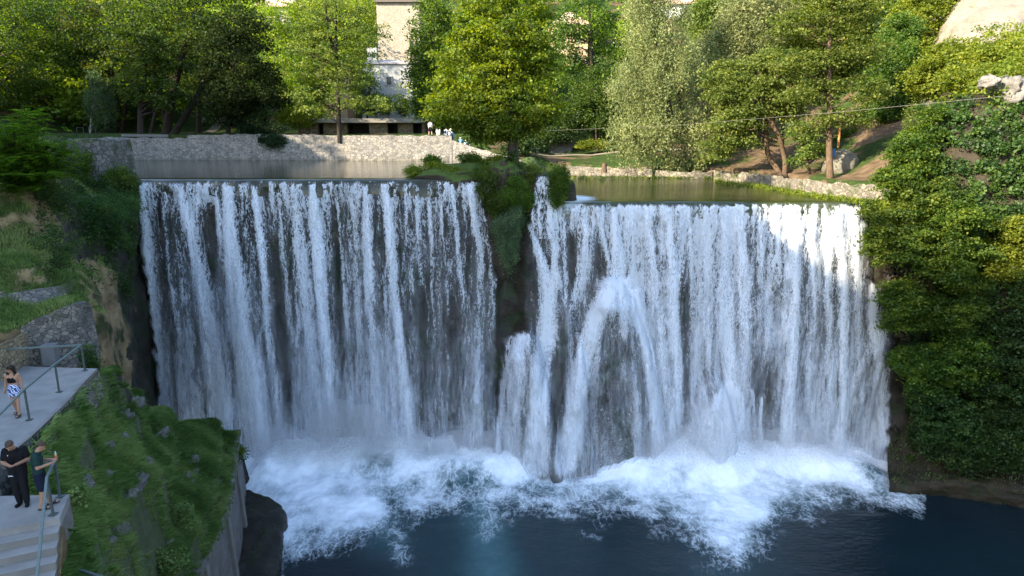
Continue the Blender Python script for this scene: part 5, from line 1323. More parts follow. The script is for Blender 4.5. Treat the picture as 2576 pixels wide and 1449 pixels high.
f2 = Vector((fw.x, fw.y, 0)).normalized()
lg = MB(); c = P['hjR'].lerp(P['knR'], .22)+f2*.125*s_; u = rg
lg.tube([c-u*.05+Vector((0, 0, -.015)), c-u*.01+Vector((0, 0, .002)), c+u*.03+Vector((0, 0, .006)), c+u*.055+Vector((0, 0, .022))], [.004, .012, .009, .003], 6); lg.tube([c+u*.03, c+u*.045+Vector((0, 0, -.022))], [.006, .003], 5)
lg.build('logo', cloth('white_print', (.8, .8, .8)), ro); lg = MB(); c = P['chest']+f2*.135*s_+rg*.075+Vector((0, 0, .06)); lg.ball(c, (.014, .008, .014), 8, 6); lg.build('badge', WHITE_C, ro)
# man in green with bottle and phone
gpn = gp(112, 1276, ZS); gpn.z = ZS+.02
ro, P, fw, rg, s_ = person('man in dark green tee and navy shorts holding a drink bottle and a phone', gpn, R(62), dict(HOLD, wrL=(-.06, .30, 1.17), wrR=(.10, .30, 1.14), neck=(0, .04, 1.45), head=(.0, .13, 1.575), face=(.1, 1, -.65), anL=(-.10, .12, .075), knL=(-.10, .10, .49), anR=(.105, -.04, .075), knR=(.10, .03, .49), ftR=(.2, 1, 0), ftL=(-.1, 1, 0)), SKIN,
    [('shirt', GREEN_C, 'tee'), ('shorts', NAVY_C, 'shorts'), ('slide_sandal', BLK, 'slide')], 1.76, .011, 1.05, hair=(HAIR_S, 'crop'))
f2 = Vector((fw.x, fw.y, 0)).normalized()
phone('dark phone in the hand of the man in green', P['wrR']+f2*.13+Vector((0, 0, .05)), f2, rg, .7)
bc = P['wrL']+f2*.09+Vector((0, 0, .04)); bt = empty('bottle', bc, 'small bottle of orange drink held by the man in green', 'bottle')
mb = MB(); mb.tube([bc+Vector((0, 0, z)) for z in (-.06, -.055, .05, .06)], [.024, .029, .029, .027], 12); mb.build('drink', m_plain('orange_drink', (.55, .20, .01), .2, .1, 5, .6), bt, True)
mb = MB(); mb.tube([bc+Vector((0, 0, z)) for z in (.061, .085, .12, .15)], [.027, .022, .012, .011], 12); mb.build('neck', m_plain('clear_glass', (.45, .48, .46), .1, .1, 5, .6), bt, True)
mb = MB(); mb.tube([bc+Vector((0, 0, z)) for z in (-.02, .035)], [.0305, .0305], 12, cap=False); mb.build('label', m_plain('bottle_label', (.55, .10, .08), .6, .5, 40), bt, True)
# visitors on the stone wall
SIT = dict(hip=(0, -.02, .13), waist=(0, .0, .30), chest=(0, .06, .48), neck=(0, .12, .66), head=(0, .18, .80), shL=(-.175, .10, .61), shR=(.175, .10, .61), elL=(-.23, .18, .36), wrL=(-.16, .36, .22), elR=(.23, .18, .36), wrR=(.16, .36, .22),
           hjL=(-.085, .02, .12), knL=(-.13, .44, .16), anL=(-.12, .46, -.28), hjR=(.085, .02, .12), knR=(.13, .44, .16), anR=(.12, .46, -.28))
def wall_top(x, D, y=341): p = at(x, y, D); return p
TOPZ = float(at(1060, 341, 84).z)+.02
def on_wall(x, D, z=None): p = at(x, 341, D); p.z = TOPZ if z is None else z; return p
gv = 'visitors on the long stone wall'
person('person in a grey tee and black shorts standing on the long stone wall', on_wall(1083, 84.8), R(8), dict(anL=(-.19, 0, .075), knL=(-.15, .02, .49), anR=(.19, 0, .075), knR=(.15, .02, .49)), SKIN_B, [('shirt', GREY_C, 'tee'), ('shorts', BLACK_C, 'shorts'), ('shoe', BLACK_C, 'shoe')], 1.80, .02, 1.15, gv, (HAIR, 'crop'), fingers=False)
BEND = dict(SIT, neck=(-.05, .26, .60), head=(-.12, .36, .68), chest=(0, .14, .46))
person('person in cream clothes and a cream hat sitting hunched on the stone wall', on_wall(1103, 84.9), R(-10), BEND, SKIN_B, [('shirt', CREAM_C, 'long'), ('trousers', CREAM_C, 'trousers')], 1.85, .02, 1.2, gv, hat=CREAM_C, fingers=False)
person('person in a pale blue shirt with a dark bag, sitting second from the wall end', on_wall(1121, 85.3), R(25), SIT, SKIN_B, [('shirt', cloth('pale_blue', (.55, .62, .72)), 'tee'), ('trousers', BLACK_T, 'trousers'), ('bag', NAVY_C, 'bag')], 1.75, .02, 1.1, gv, (HAIR, 'crop'), fingers=False)
person('person in white shirt and blue jeans perched on the end of the high wall', on_wall(1131, 84.5), R(60), SIT, SKIN_B, [('shirt', WHITE_C, 'long'), ('jeans', DENIM, 'trousers')], 1.9, .02, 1.15, gv, (HAIR, 'crop'), fingers=False)
wz = lambda x, D: at(x, 372 if x < 1166 else 376, D)
p_ = at(1158, 364, 84.6); person('person in blue with a white sun hat sitting below the end of the high wall', p_, R(10), SIT, SKIN_B, [('shirt', BLUE_C, 'tee'), ('trousers', PINK_C, 'trousers')], 1.7, .02, 1.1, gv, hat=WHITE_C, fingers=False)
p_ = at(1171, 370, 84.4); person('person in teal with a pale cap sitting on the sloping wing wall', p_, R(20), SIT, SKIN_B, [('shirt', TEAL_C, 'tee'), ('trousers', GREY_C, 'trousers'), ('bag', WHITE_C, 'bag')], 1.65, .02, 1.05, gv, hat=cloth('pale_cap', (.55, .50, .45)), fingers=False)
p_ = at(1181, 374, 84.2); person('small child in dark clothes sitting lowest on the wing wall', p_, R(25), SIT, SKIN_B, [('shirt', cloth('dark_child', (.08, .08, .14)), 'tee'), ('trousers', NAVY_C, 'trousers')], 1.15, .02, 1.05, gv, (HAIR, 'crop'), fingers=False)
for k, (x, D, c_, lab) in enumerate(((535, 108, GREY_C, 'standing figure in grey under the park trees'), (560, 109, BLACK_C, 'dark dressed figure between the two pale ones under the park trees'), (602, 108, WHITE_C, 'figure in white under the park trees, right of the others'))):
    q = onland(x*.0+(x if x > 900 else x), D)
    person(lab, q, R(120+40*k), {}, SKIN_B, [('shirt', c_, 'tee'), ('trousers', NAVY_C, 'trousers')], 1.75, .03, 1.1, 'people under the park trees', (HAIR, 'crop'), fingers=False)
# ---------------------------------------------------------------- trees of the left park
def gtrunk(px, D, y1, px1=None, r=.3, D1=None):
    X_ = (px-CX)/F*D; a = Vector((X_, D, float(ground_z(X_, D))-.2))
    b = at(px if px1 is None else px1, y1, D if D1 is None else D1)
    b.x += 0
    m1 = a.lerp(b, .35)+Vector((random.uniform(-.25, .25), random.uniform(-.2, .2), 0)); m2 = a.lerp(b, .7)+Vector((random.uniform(-.35, .35), random.uniform(-.2, .2), 0))
    return ([a, a.lerp(b, .06), m1, m2, b], [r*1.4, r, r*.85, r*.6, r*.2])
L = LEAF
tree('park_tree', 'large spreading dark maple with a forked trunk, centre of the left park', [gtrunk(438, 92, 40, 480, .55), gtrunk(456, 91.5, 60, 600, .42), gtrunk(446, 92.3, 60, 350, .36)],
     [ell(470, 20, 190, 110, 92), ell(390, 120, 110, 110, 91), ell(560, 120, 120, 110, 92), ell(460, -70, 150, 80, 92)], L['maple_dark'], 260, 1.5, 70, .34, .75, .42, 26, BARK_D, shell=.5, limb_low=.4)
tree('park_tree', 'lighter maple with a thick straight trunk just behind the left end of the wall', [gtrunk(376, 88, 150, 370, .42)], [ell(375, 205, 75, 75, 88), ell(345, 120, 70, 70, 88), ell(420, 235, 45, 50, 87)], L['park'], 110, 1.1, 70, .32, .75, .42, 12, BARK_D)
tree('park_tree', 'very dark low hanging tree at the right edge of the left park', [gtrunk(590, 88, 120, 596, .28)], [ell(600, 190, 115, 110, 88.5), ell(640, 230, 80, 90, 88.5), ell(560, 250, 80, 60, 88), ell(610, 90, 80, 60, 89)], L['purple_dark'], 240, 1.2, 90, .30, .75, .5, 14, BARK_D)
tree('park_tree', 'tall dark green tree with an arching bare limb at the left edge of the photo', [gtrunk(-40, 102, 60, 40, .5), gtrunk(-38, 102, 170, 60, .3)], [ell(10, 40, 120, 90, 102), ell(60, 140, 100, 80, 101), ell(0, 210, 80, 60, 100)], L['park'], 190, 1.7, 60, .36, .7, .42, 16, BARK_D)
tree('park_tree', 'tall green tree behind the birch, second from the left edge', [gtrunk(160, 106, 40, 150, .4)], [ell(150, 60, 90, 110, 106), ell(130, 190, 80, 70, 105), ell(190, 170, 60, 80, 106)], L['park'], 170, 1.6, 60, .36, .7, .42, 12, BARK_D)
tree('park_tree', 'deep green tree between the birch and the big maple', [gtrunk(300, 104, 60, 285, .4)], [ell(265, 70, 90, 110, 104), ell(285, 170, 70, 80, 103)], L['maple_dark'], 150, 1.6, 60, .36, .7, .42, 12, BARK_D)
tree('birch', 'small pale weeping birch with a leaning white trunk in the left park', [gtrunk(252, 99, 200, 238, .16)], [ell(245, 215, 28, 40, 99), ell(255, 260, 42, 50, 99)], L['birch'], 90, .8, 70, .26, .45, 1.0, 8, BARK_L, droop=.6, hang=1.0, up=.2)
tree('park_tree', 'shaded tree with a slim trunk right of the big maple', [gtrunk(518, 99, 190, 512, .35)], [ell(515, 190, 80, 70, 99), ell(500, 110, 90, 80, 100)], L['maple_dark'], 110, 1.5, 60, .34, .7, .45, 8, BARK_D)
for k, (x, D) in enumerate(((316, 104), (330, 103), (338, 112), (295, 110), (403, 100), (210, 111), (232, 108))):
    lab = ['slim bare trunk just right of the birch', 'thicker grey trunk next to the slim one by the birch', 'thin trunk deep in the shade behind the picnic group', 'thin dark trunk directly behind the birch', 'stout shaded trunk between the straight trunk and the forked maple', 'leaning thin trunk left of the birch', 'short trunk at the left end of the park lawn'][k]
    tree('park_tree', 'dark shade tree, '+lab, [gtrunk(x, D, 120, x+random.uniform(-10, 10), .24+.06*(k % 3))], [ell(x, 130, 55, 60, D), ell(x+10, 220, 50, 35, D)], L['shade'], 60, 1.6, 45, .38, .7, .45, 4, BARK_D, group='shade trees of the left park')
tree('park_tree', 'bright yellow green tree behind the dark trees, left of the slender tree', [gtrunk(690, 118, 60, 690, .35)], [ell(690, 80, 80, 70, 118), ell(720, 170, 60, 70, 116), ell(640, 60, 60, 50, 120), ell(740, 240, 40, 45, 110)], L['light'], 220, 1.7, 60, .36, .7, .45, 12, BARK_D)
tree('slender_tree', 'tall slender tree with a straight dark trunk behind the long wall', [gtrunk(863, 86, -40, 846, .30), ([at(856, 170, 86), at(830, 90, 86), at(818, 10, 86), at(815, -50, 86)], [.18, .15, .12, .04])],
     [ell(850, 20, 85, 60, 86), ell(800, 120, 80, 60, 86), ell(920, 90, 70, 50, 86), ell(830, 230, 95, 55, 86), ell(940, 230, 80, 50, 86), ell(880, 170, 60, 40, 86), ell(780, 270, 40, 25, 86)], L['olive'], 280, 1.1, 56, .27, .65, .32, 40, BARK_D, shell=.25, up=.7, lr=.35)
tree('park_tree', 'dark green tree tight behind the left side of the centre tree', [gtrunk(1085, 93, 60, 1085, .4)], [ell(1085, 90, 55, 100, 93), ell(1090, 230, 55, 70, 92), ell(1070, 170, 40, 60, 92)], L['park'], 200, 1.3, 75, .32, .75, .45, 10, BARK_D)
tree('park_tree', 'small leafy tree in front of the white house, over the flat roof', [gtrunk(930, 97.5, 200, 925, .14), gtrunk(915, 97.5, 230, 890, .1)], [ell(915, 215, 34, 40, 97.8), ell(945, 262, 40, 26, 97.5), ell(1012, 262, 22, 34, 97.8), ell(905, 170, 22, 24, 98)], L['park'], 110, .9, 55, .26, .7, .5, 6, BARK_D)
tree('park_tree', 'bright young tree covering the red roofed house', [gtrunk(810, 99, 190, 810, .14)], [ell(800, 205, 40, 50, 99), ell(840, 175, 30, 30, 99), ell(780, 262, 34, 26, 98)], L['light'], 120, .95, 58, .26, .7, .5, 6, BARK_D)
tree('park_tree', 'yellow green tree rising between the cream house and the tower', [gtrunk(800, 124, 40, 800, .35)], [ell(800, 40, 80, 60, 124), ell(900, 60, 60, 70, 126), ell(760, 110, 50, 60, 120)], L['light'], 170, 1.7, 55, .38, .7, .45, 10, BARK_D)
shrub('juniper', 'spreading dark juniper at the right end of the park, beside the dark tree', [ell(650, 322, 45, 16, 86.8), ell(690, 325, 35, 14, 86.6), ell(620, 318, 30, 14, 87.5)], L['pine'], 110, .7, 60, .26, .3, .5, up=.8)
shrub('creeper', 'dark creeper spilling over the long wall below the juniper', [ell(686, 350, 36, 14, 85.6)], L['pine'], 60, .6, 60, .22, .6, 1.0, hang=.5, stems=0)
shrub('bush', 'light green bush at the left corner of the flat-roofed ruin', [ell(755, 285, 45, 30, 91), ell(725, 300, 25, 20, 90)], L['light'], 70, .9, 60, .28, .5)

# ---------------------------------------------------------------- centre tree on the islet and its bushes
D0 = 52.0
tree('centre_tree', 'bright green alder growing out of the islet between the two waterfalls', [([at(1292, 500, 51), at(1288, 440, 51.6), at(1286, 380, 52), at(1285, 260, 52), at(1278, 140, 52), at(1272, 0, 52.2), at(1270, -70, 52.2)], [.36, .30, .26, .22, .17, .10, .03]), ([at(1300, 470, 51.2), at(1302, 400, 51.8), at(1300, 330, 52.2), at(1318, 200, 52.5)], [.16, .13, .11, .05])],
     [ell(1265, 60, 120, 95, D0), ell(1200, 160, 120, 70, D0), ell(1330, 160, 90, 80, D0), ell(1170, 265, 100, 55, D0), ell(1290, 270, 120, 75, D0), ell(1360, 280, 60, 40, D0), ell(1260, -50, 90, 60, D0), ell(1245, 325, 90, 30, D0)],
     L['alder'], 640, .85, 85, .225, .72, .34, 46, BARK, shell=.35, up=.75, lr=.4)
shrub('ivy', 'ivy wrapped round the trunk of the centre tree', None, L['ivy'], 0, .32, 60, .13, .85, .9, stems=0, base=at(1296, 470, 50.8), P=np.array([tuple(at(1291+random.uniform(-9, 9), y, 51.0+random.uniform(-.3, .3))) for y in np.linspace(385, 520, 46)]), cat='ivy')
def isle(label, spots, leaf, n, cr, per, ls, asp=.6, hang=0, flat=.6, droop=0, name='bush', cat='bush'):
    return shrub(name, label, [ell(*s) for s in spots], leaf, n, cr, per, ls, asp, flat, droop, hang=hang, cat=cat, stems=4)
isle('dark bush hanging over the right end of the left waterfall', [(1225, 455, 38, 36, 49.9), (1250, 500, 28, 34, 49.5), (1215, 430, 22, 16, 50.4)], L['park'], 120, .5, 90, .13, hang=.5)
isle('low green tuft at the left tip of the islet', [(1040, 430, 22, 12, 51.5)], L['light'], 40, .32, 50, .2, .2, flat=1.0)
isle('grassy tufts along the islet above the left waterfall', [(1090, 424, 36, 13, 51.5), (1130, 432, 34, 11, 51.0), (1170, 440, 30, 10, 50.6)], L['light'], 110, .35, 55, .18, .25, flat=.9)
isle('small round bush at the back of the islet, in front of the wing wall', [(1085, 405, 20, 13, 54)], L['bank'], 36, .4, 60, .16)
isle('green bush with reddish tips in the middle of the islet', [(1178, 400, 34, 20, 53), (1215, 412, 24, 14, 52.5)], L['bank'], 80, .42, 70, .15)
isle('yellow green bush just left of the centre tree trunk', [(1250, 412, 26, 20, 52.5), (1235, 430, 26, 14, 51.6)], L['light'], 80, .42, 70, .15)
isle('feathery shrub right of the centre tree trunk', [(1335, 440, 26, 34, 51.2), (1325, 480, 24, 26, 50.6), (1315, 520, 18, 20, 50.1)], L['olive'], 120, .45, 70, .15, .3, flat=.9)
isle('yellowing broad leaved bush between the trunk and the side chute', [(1312, 460, 12, 16, 50.3), (1340, 490, 12, 18, 49.9)], L['dry'], 34, .3, 40, .17, .9)
isle('rounded grassy bush right of the side chute, at the lip of the right waterfall', [(1408, 445, 25, 34, 49.3), (1404, 482, 21, 28, 48.9)], L['bank'], 170, .42, 90, .13, .35, hang=.6, flat=.9)
isle('silvery green plant hanging down between the two waterfalls', [(1285, 555, 34, 28, 48.4), (1276, 600, 26, 32, 48.2), (1286, 645, 14, 28, 48.1), (1262, 562, 24, 18, 48.5), (1300, 535, 20, 20, 48.7)], L['blue'], 220, .42, 75, .15, .3, hang=.8, flat=.9, droop=.5, name='hanging_plant', cat='hanging plant')
isle('leafy shrub on the rock directly below the centre tree trunk', [(1296, 470, 26, 30, 49.3), (1282, 500, 24, 26, 48.9), (1320, 500, 20, 30, 49.1)], L['bank'], 170, .42, 80, .14, .3, flat=.9)
isle('brown dry twigs and dark leaves on the rock below the centre tree', [(1280, 530, 30, 20, 49.4), (1310, 545, 20, 16, 49.3)], L['shade'], 70, .4, 60, .13, .4, hang=.4)

# ---------------------------------------------------------------- right bank trees
tree('willow', 'big silvery willow standing at the edge of the right upper pool', [([at_z(1684, 432, 19.6), at(1680, 410, 78.5), at(1672, 372, 78.5), at(1690, 300, 78.5), at(1660, 180, 78.5), at(1640, 40, 78.5), at(1628, -40, 78.5)], [.42, .36, .33, .28, .2, .12, .04]), ([at(1684, 360, 78.4), at(1710, 270, 78.2), at(1700, 200, 78)], [.2, .14, .06])],
     [ell(1650, 60, 85, 90, 78), ell(1690, 170, 95, 80, 78), ell(1600, 200, 70, 80, 78), ell(1660, 300, 115, 70, 78), ell(1590, 340, 60, 50, 77), ell(1750, 340, 50, 50, 78), ell(1640, -40, 70, 60, 78), ell(1700, 395, 70, 26, 77.5)], L['willow'], 640, 1.15, 90, .30, .36, .8, 30, BARK_D, shell=.35, droop=.75, hang=.75, up=.2)
tree('alder', 'olive green alder cluster with two leaning dark trunks on the right bank', [([at_z(1966, 448, 19.7), at(1952, 420, 70.5), at(1930, 380, 70.8), at(1926, 300, 71), at(1900, 180, 71.5)], [.34, .27, .24, .2, .08]), ([at_z(1972, 448, 19.7), at(1975, 410, 70.2), at(1962, 350, 70), at(1940, 290, 70), at(1960, 160, 70)], [.32, .25, .22, .18, .06]), ([at(1974, 420, 71), at(1968, 340, 71.3), at(1980, 240, 71.5)], [.2, .16, .07])],
     [ell(1880, 240, 85, 60, 71), ell(1960, 190, 85, 75, 71.5), ell(1850, 320, 60, 50, 71), ell(1970, 270, 60, 40, 70.5), ell(1830, 200, 60, 60, 72), ell(1800, 370, 34, 40, 71.5)], L['olive'], 420, 1.05, 85, .27, .7, .38, 24, BARK_B, shell=.35, up=.6)
tree('willow', 'pale green tree filling the gap between the willow and the tall alder, above the path', [gtrunk(1905, 84, 60, 1890, .38)], [ell(1880, 60, 90, 85, 84), ell(1820, 130, 70, 80, 84), ell(1930, 0, 80, 60, 84), ell(1780, 230, 50, 70, 84)], L['willow'], 420, 1.3, 85, .32, .4, .7, 14, BARK_D, droop=.4, hang=.4)
tree('alder', 'tall airy alder with a straight sunlit trunk at the right upper pool', [([at_z(2088, 458, 19.6), at(2088, 440, 62.5), at(2086, 380, 63), at(2087, 260, 63), at(2085, 140, 63), at(2093, 20, 63), at(2090, -60, 63)], [.40, .33, .29, .24, .18, .11, .04])],
     [ell(2030, 60, 90, 40, 63), ell(2130, 30, 80, 45, 63), ell(2010, 150, 100, 34, 63), ell(2160, 130, 80, 36, 63), ell(2040, 230, 80, 30, 63), ell(2150, 220, 85, 34, 63), ell(2090, -40, 100, 50, 63), ell(2120, 290, 70, 26, 63), ell(2040, 310, 50, 24, 63)], L['olive'], 400, 1.05, 60, .24, .7, .24, 44, BARK_B, shell=.2, up=.9, lr=.3)
tree('leaning_tree', 'small gnarled tree leaning out over the right upper pool', [([at_z(2078, 462, 19.7), at(2060, 448, 66.5), at(2034, 425, 67), at(2026, 390, 67.3), at(2012, 345, 67.5), at(1990, 318, 67.5)], [.26, .22, .19, .16, .12, .05]), ([at(2026, 385, 67.3), at(2050, 350, 67), at(2075, 335, 66.5)], [.1, .08, .05])], [ell(2020, 330, 50, 26, 67), ell(2040, 375, 30, 26, 66.5), ell(2010, 400, 22, 20, 66.5)], L['olive'], 80, .7, 50, .22, .7, .4, 10, BARK_B)
tree('dark_tree', 'dark tree with a bare leaning trunk behind the willow, left side', [gtrunk(1497, 101, -60, 1478, .38)], [ell(1470, 40, 70, 60, 101), ell(1420, 120, 50, 60, 102), ell(1530, 100, 40, 70, 102), ell(1470, 200, 60, 50, 103)], L['park'], 190, 1.5, 60, .33, .7, .4, 18, BARK_D)
tree('dark_tree', 'green undergrowth tree left of the willow, above the lawn', [gtrunk(1500, 98, 220, 1500, .2)], [ell(1500, 270, 60, 45, 98), ell(1470, 220, 40, 50, 99), ell(1540, 230, 30, 60, 98)], L['park'], 130, 1.2, 65, .30, .75, .45, 6, BARK_D)
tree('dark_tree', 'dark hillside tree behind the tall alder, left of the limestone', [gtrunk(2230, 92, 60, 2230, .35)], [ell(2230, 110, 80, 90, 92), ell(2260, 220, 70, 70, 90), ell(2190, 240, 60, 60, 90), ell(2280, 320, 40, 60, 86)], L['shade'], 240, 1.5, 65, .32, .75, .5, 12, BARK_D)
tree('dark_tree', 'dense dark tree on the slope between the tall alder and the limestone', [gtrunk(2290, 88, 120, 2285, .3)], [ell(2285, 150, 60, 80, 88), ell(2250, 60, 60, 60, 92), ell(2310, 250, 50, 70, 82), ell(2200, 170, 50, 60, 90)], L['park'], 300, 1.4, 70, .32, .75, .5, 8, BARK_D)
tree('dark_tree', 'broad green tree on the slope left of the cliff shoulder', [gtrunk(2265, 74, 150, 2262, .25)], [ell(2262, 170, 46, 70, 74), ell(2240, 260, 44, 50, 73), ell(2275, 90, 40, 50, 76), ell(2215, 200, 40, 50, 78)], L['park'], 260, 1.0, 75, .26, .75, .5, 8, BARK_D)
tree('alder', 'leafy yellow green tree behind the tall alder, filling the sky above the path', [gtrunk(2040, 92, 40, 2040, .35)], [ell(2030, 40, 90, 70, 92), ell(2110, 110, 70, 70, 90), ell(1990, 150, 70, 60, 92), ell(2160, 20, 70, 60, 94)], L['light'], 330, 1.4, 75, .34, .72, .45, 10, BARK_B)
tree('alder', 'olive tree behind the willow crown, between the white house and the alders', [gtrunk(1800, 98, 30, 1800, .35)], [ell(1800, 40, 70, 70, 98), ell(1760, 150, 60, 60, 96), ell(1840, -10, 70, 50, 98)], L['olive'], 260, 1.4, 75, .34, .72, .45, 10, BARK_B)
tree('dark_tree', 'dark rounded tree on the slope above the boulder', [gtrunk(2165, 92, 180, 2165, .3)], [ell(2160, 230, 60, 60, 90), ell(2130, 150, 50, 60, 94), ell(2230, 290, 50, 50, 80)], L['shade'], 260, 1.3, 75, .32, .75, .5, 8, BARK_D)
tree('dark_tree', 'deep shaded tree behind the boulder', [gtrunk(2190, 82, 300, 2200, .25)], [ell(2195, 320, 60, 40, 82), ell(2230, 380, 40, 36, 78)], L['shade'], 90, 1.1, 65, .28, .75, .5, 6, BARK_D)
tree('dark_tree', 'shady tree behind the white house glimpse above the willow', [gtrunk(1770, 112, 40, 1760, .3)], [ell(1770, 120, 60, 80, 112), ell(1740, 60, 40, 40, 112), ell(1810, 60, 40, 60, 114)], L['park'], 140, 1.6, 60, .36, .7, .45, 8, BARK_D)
shrub('thicket', 'bright green undergrowth on the slope behind the two leaning trunks', [ell(1880, 385, 70, 26, 86), ell(1830, 395, 40, 18, 87), ell(1960, 370, 60, 26, 84)], L['light'], 150, .9, 60, .28, .6)
shrub('thicket', 'sunlit low plants beside the stone stair at the back of the lawn', [ell(1500, 362, 36, 10, 95), ell(1470, 366, 24, 8, 95)], L['light'], 70, .6, 50, .24, .6)
shrub('thicket', 'brownish green scrub under the limestone, right of the orange post', [ell(2150, 340, 36, 20, 76), ell(2180, 290, 46, 30, 78), ell(2215, 330, 24, 30, 74)], L['bank'], 170, .8, 50, .24, .6)
shrub('thicket', 'dark scrub closing the view under the centre tree crown', [ell(1240, 330, 70, 18, 92), ell(1350, 335, 60, 26, 96), ell(1420, 300, 50, 40, 100), ell(1390, 340, 40, 20, 98), ell(1215, 352, 50, 14, 88), ell(1300, 362, 46, 18, 87)], L['shade'], 240, 1.3, 65, .3, .7)
shrub('water_plants', 'strip of bright water plants along the sunlit bank wall', None, L['light'], 0, .34, 42, .17, .5, .7, stems=0, base=at_z(1990, 490, ZR), P=np.array([tuple(at_z(x, np.interp(x, [1800, 1900, 2010, 2100, 2180, 2240], [455, 465, 483, 497, 504, 512])+random.uniform(-2, 4), ZR+.12)) for x in np.linspace(1800, 2230, 120)]), cat='water plants')
shrub('water_plants', 'darker water plants at the foot of the shaded bank wall', None, L['bank'], 0, .30, 40, .17, .5, .7, stems=0, base=at_z(1500, 446, ZR), P=np.array([tuple(at_z(x, 446+random.uniform(-2, 1), ZR+.15)) for x in np.linspace(1428, 1790, 70)]), cat='water plants')

# ---------------------------------------------------------------- right cliff vegetation
def on_RC(*a): return on_grid(RC, *a)
def on_grid(RC, px0, px1, py0, py1, n, out=.5, jit=.3):
    bx, by = bearing(RC); nr = -grid_normals(RC); nr = np.where(nr[..., 1:2] > 0, -nr, nr)
    m = np.argwhere((bx > px0) & (bx < px1) & (by > py0) & (by < py1))
    j = m[RNG.integers(0, len(m), n)]; P = RC[j[:, 0], j[:, 1]]; N_ = nr[j[:, 0], j[:, 1]]
    return P + N_*(out*RNG.uniform(.2, 1.0, n))[:, None] + RNG.normal(size=(n, 3))*jit
shrub('ivy', 'broad dense ivy curtain hanging on the right cliff', None, L['ivy'], 0, .42, 62, .19, .95, .8, up=.25, stems=0, base=Vector(RC[90, 90]), P=on_RC(2360, 2750, 255, 830, 760, .55, .25), cat='ivy')
shrub('ivy', 'shaded ivy on the lower right cliff near the right edge of the photo', None, L['shade'], 0, .45, 60, .17, .9, .8, up=.25, stems=0, base=Vector(RC[60, 95]), P=on_RC(2300, 2750, 800, 1130, 420, .55, .25), cat='ivy')
def bankbush(label, spots, leaf, n, cr=.62, per=88, ls=.18, **kw):
    return shrub('alder_bush', label, [ell(*s) for s in spots], leaf, n, cr, per, ls, .72, .38, up=.8, cat='bush', group='alder bushes beside the right waterfall', stems=7, shell=.3, base=at(spots[0][0]+70, spots[0][1]+spots[0][3]*.9, spots[0][4]+2.5), **kw)
bankbush('uppermost sunlit alder bush on the right bank, left of the ivy', [(2290, 390, 50, 60, 47.5), (2330, 320, 44, 60, 48.5), (2260, 450, 50, 40, 47)], L['bank'], 230)
bankbush('bright alder bush leaning over the top right corner of the right waterfall', [(2250, 560, 75, 70, 46.5), (2330, 500, 80, 70, 46), (2230, 620, 50, 44, 46.3)], L['bank'], 300)
bankbush('broad sunlit alder bush in the middle of the right bank', [(2400, 560, 90, 80, 43.8), (2340, 640, 90, 60, 44.6), (2440, 660, 80, 60, 43)], L['bank'], 300)
bankbush('half shaded alder bush with a branch reaching over the falls, right bank', [(2310, 770, 80, 60, 45.2), (2270, 730, 50, 40, 45.8), (2400, 780, 70, 60, 43.8), (2260, 815, 40, 20, 45.6)], L['bank'], 280)
bankbush('dark alder bush below the half shaded one', [(2340, 930, 66, 80, 44.6), (2420, 900, 70, 80, 43.4), (2290, 900, 36, 34, 45.4)], L['bank'], 250)
bankbush('dark bush low on the right bank, above the rock ledge', [(2400, 1060, 75, 70, 43), (2350, 1010, 50, 44, 44), (2470, 1100, 70, 60, 42.3)], L['shade'], 230)
bankbush('low dark bush trailing over the rock ledge above the pool', [(2440, 1140, 70, 34, 42.3), (2540, 1150, 60, 34, 41.3), (2370, 1120, 40, 30, 43.2)], L['shade'], 200)
bankbush('deep green bush at the right edge of the photo', [(2540, 960, 80, 110, 41.8), (2520, 1080, 70, 70, 41.4), (2600, 820, 70, 90, 42)], L['shade'], 280)
bankbush('lit spray of leaves in front of the ivy at the right edge of the photo', [(2570, 590, 46, 60, 42.4), (2530, 660, 40, 40, 42.4)], L['light'], 120)
shrub('bank_plants', 'low green plants on the dark bank above the pool ledge', None, L['bank'], 0, .3, 45, .12, .7, .7, stems=0, base=Vector(RC[20, 40]), P=on_RC(2290, 2740, 1085, 1165, 110, .2, .1), cat='plants')
bpts = on_RC(2262, 2760, 95, 262, 640, 1.1, .5)
shrub('cliff_shrubs', 'bright yellow green band of shrubs on the cliff shoulder below the limestone', None, L['light'], 0, .75, 62, .22, .7, .5, up=.5, stems=0, base=Vector(RC[125, 60]), P=bpts, cat='shrubs')
shrub('cliff_shrubs', 'yellow green shrubs hanging left of the limestone at the top of the photo', [ell(2320, 30, 70, 60, 80), ell(2270, 100, 45, 60, 78), ell(2360, -30, 60, 40, 80), ell(2300, 150, 34, 40, 76)], L['light'], 380, 1.05, 62, .28, .7, .5)
shrub('cliff_shrubs', 'full yellow green shrubs covering the foot of the limestone', [ell(2400, 150, 90, 45, 59), ell(2520, 145, 90, 45, 55.5), ell(2335, 195, 50, 50, 60), ell(2450, 195, 90, 36, 52.5), ell(2560, 190, 60, 40, 50)], L['light'], 420, .8, 75, .22, .7, .45, stems=6)
shrub('cliff_shrubs', 'loose grey green twigs hanging on the edge of the cliff shoulder', [ell(2300, 290, 24, 60, 58), ell(2285, 340, 16, 40, 58)], L['olive'], 60, .5, 40, .18, .3, 1.0, hang=.8)
M_KNOB = m_rock('knob_limestone', [(.3, (.06, .055, .05)), (.5, (.17, .16, .145)), (.75, (.30, .285, .265))], scale=1.4, bump=1.0, bdist=.3)
rock_thing('limestone_block', 'pale sunlit limestone knob jutting from the ivy on the right cliff', tuple(at(2532, 228, 47.7)), (.7, 1.5, .9), 31, M_KNOB, 'rock', amps=((.5, 1.5), (.3, 3.5)))
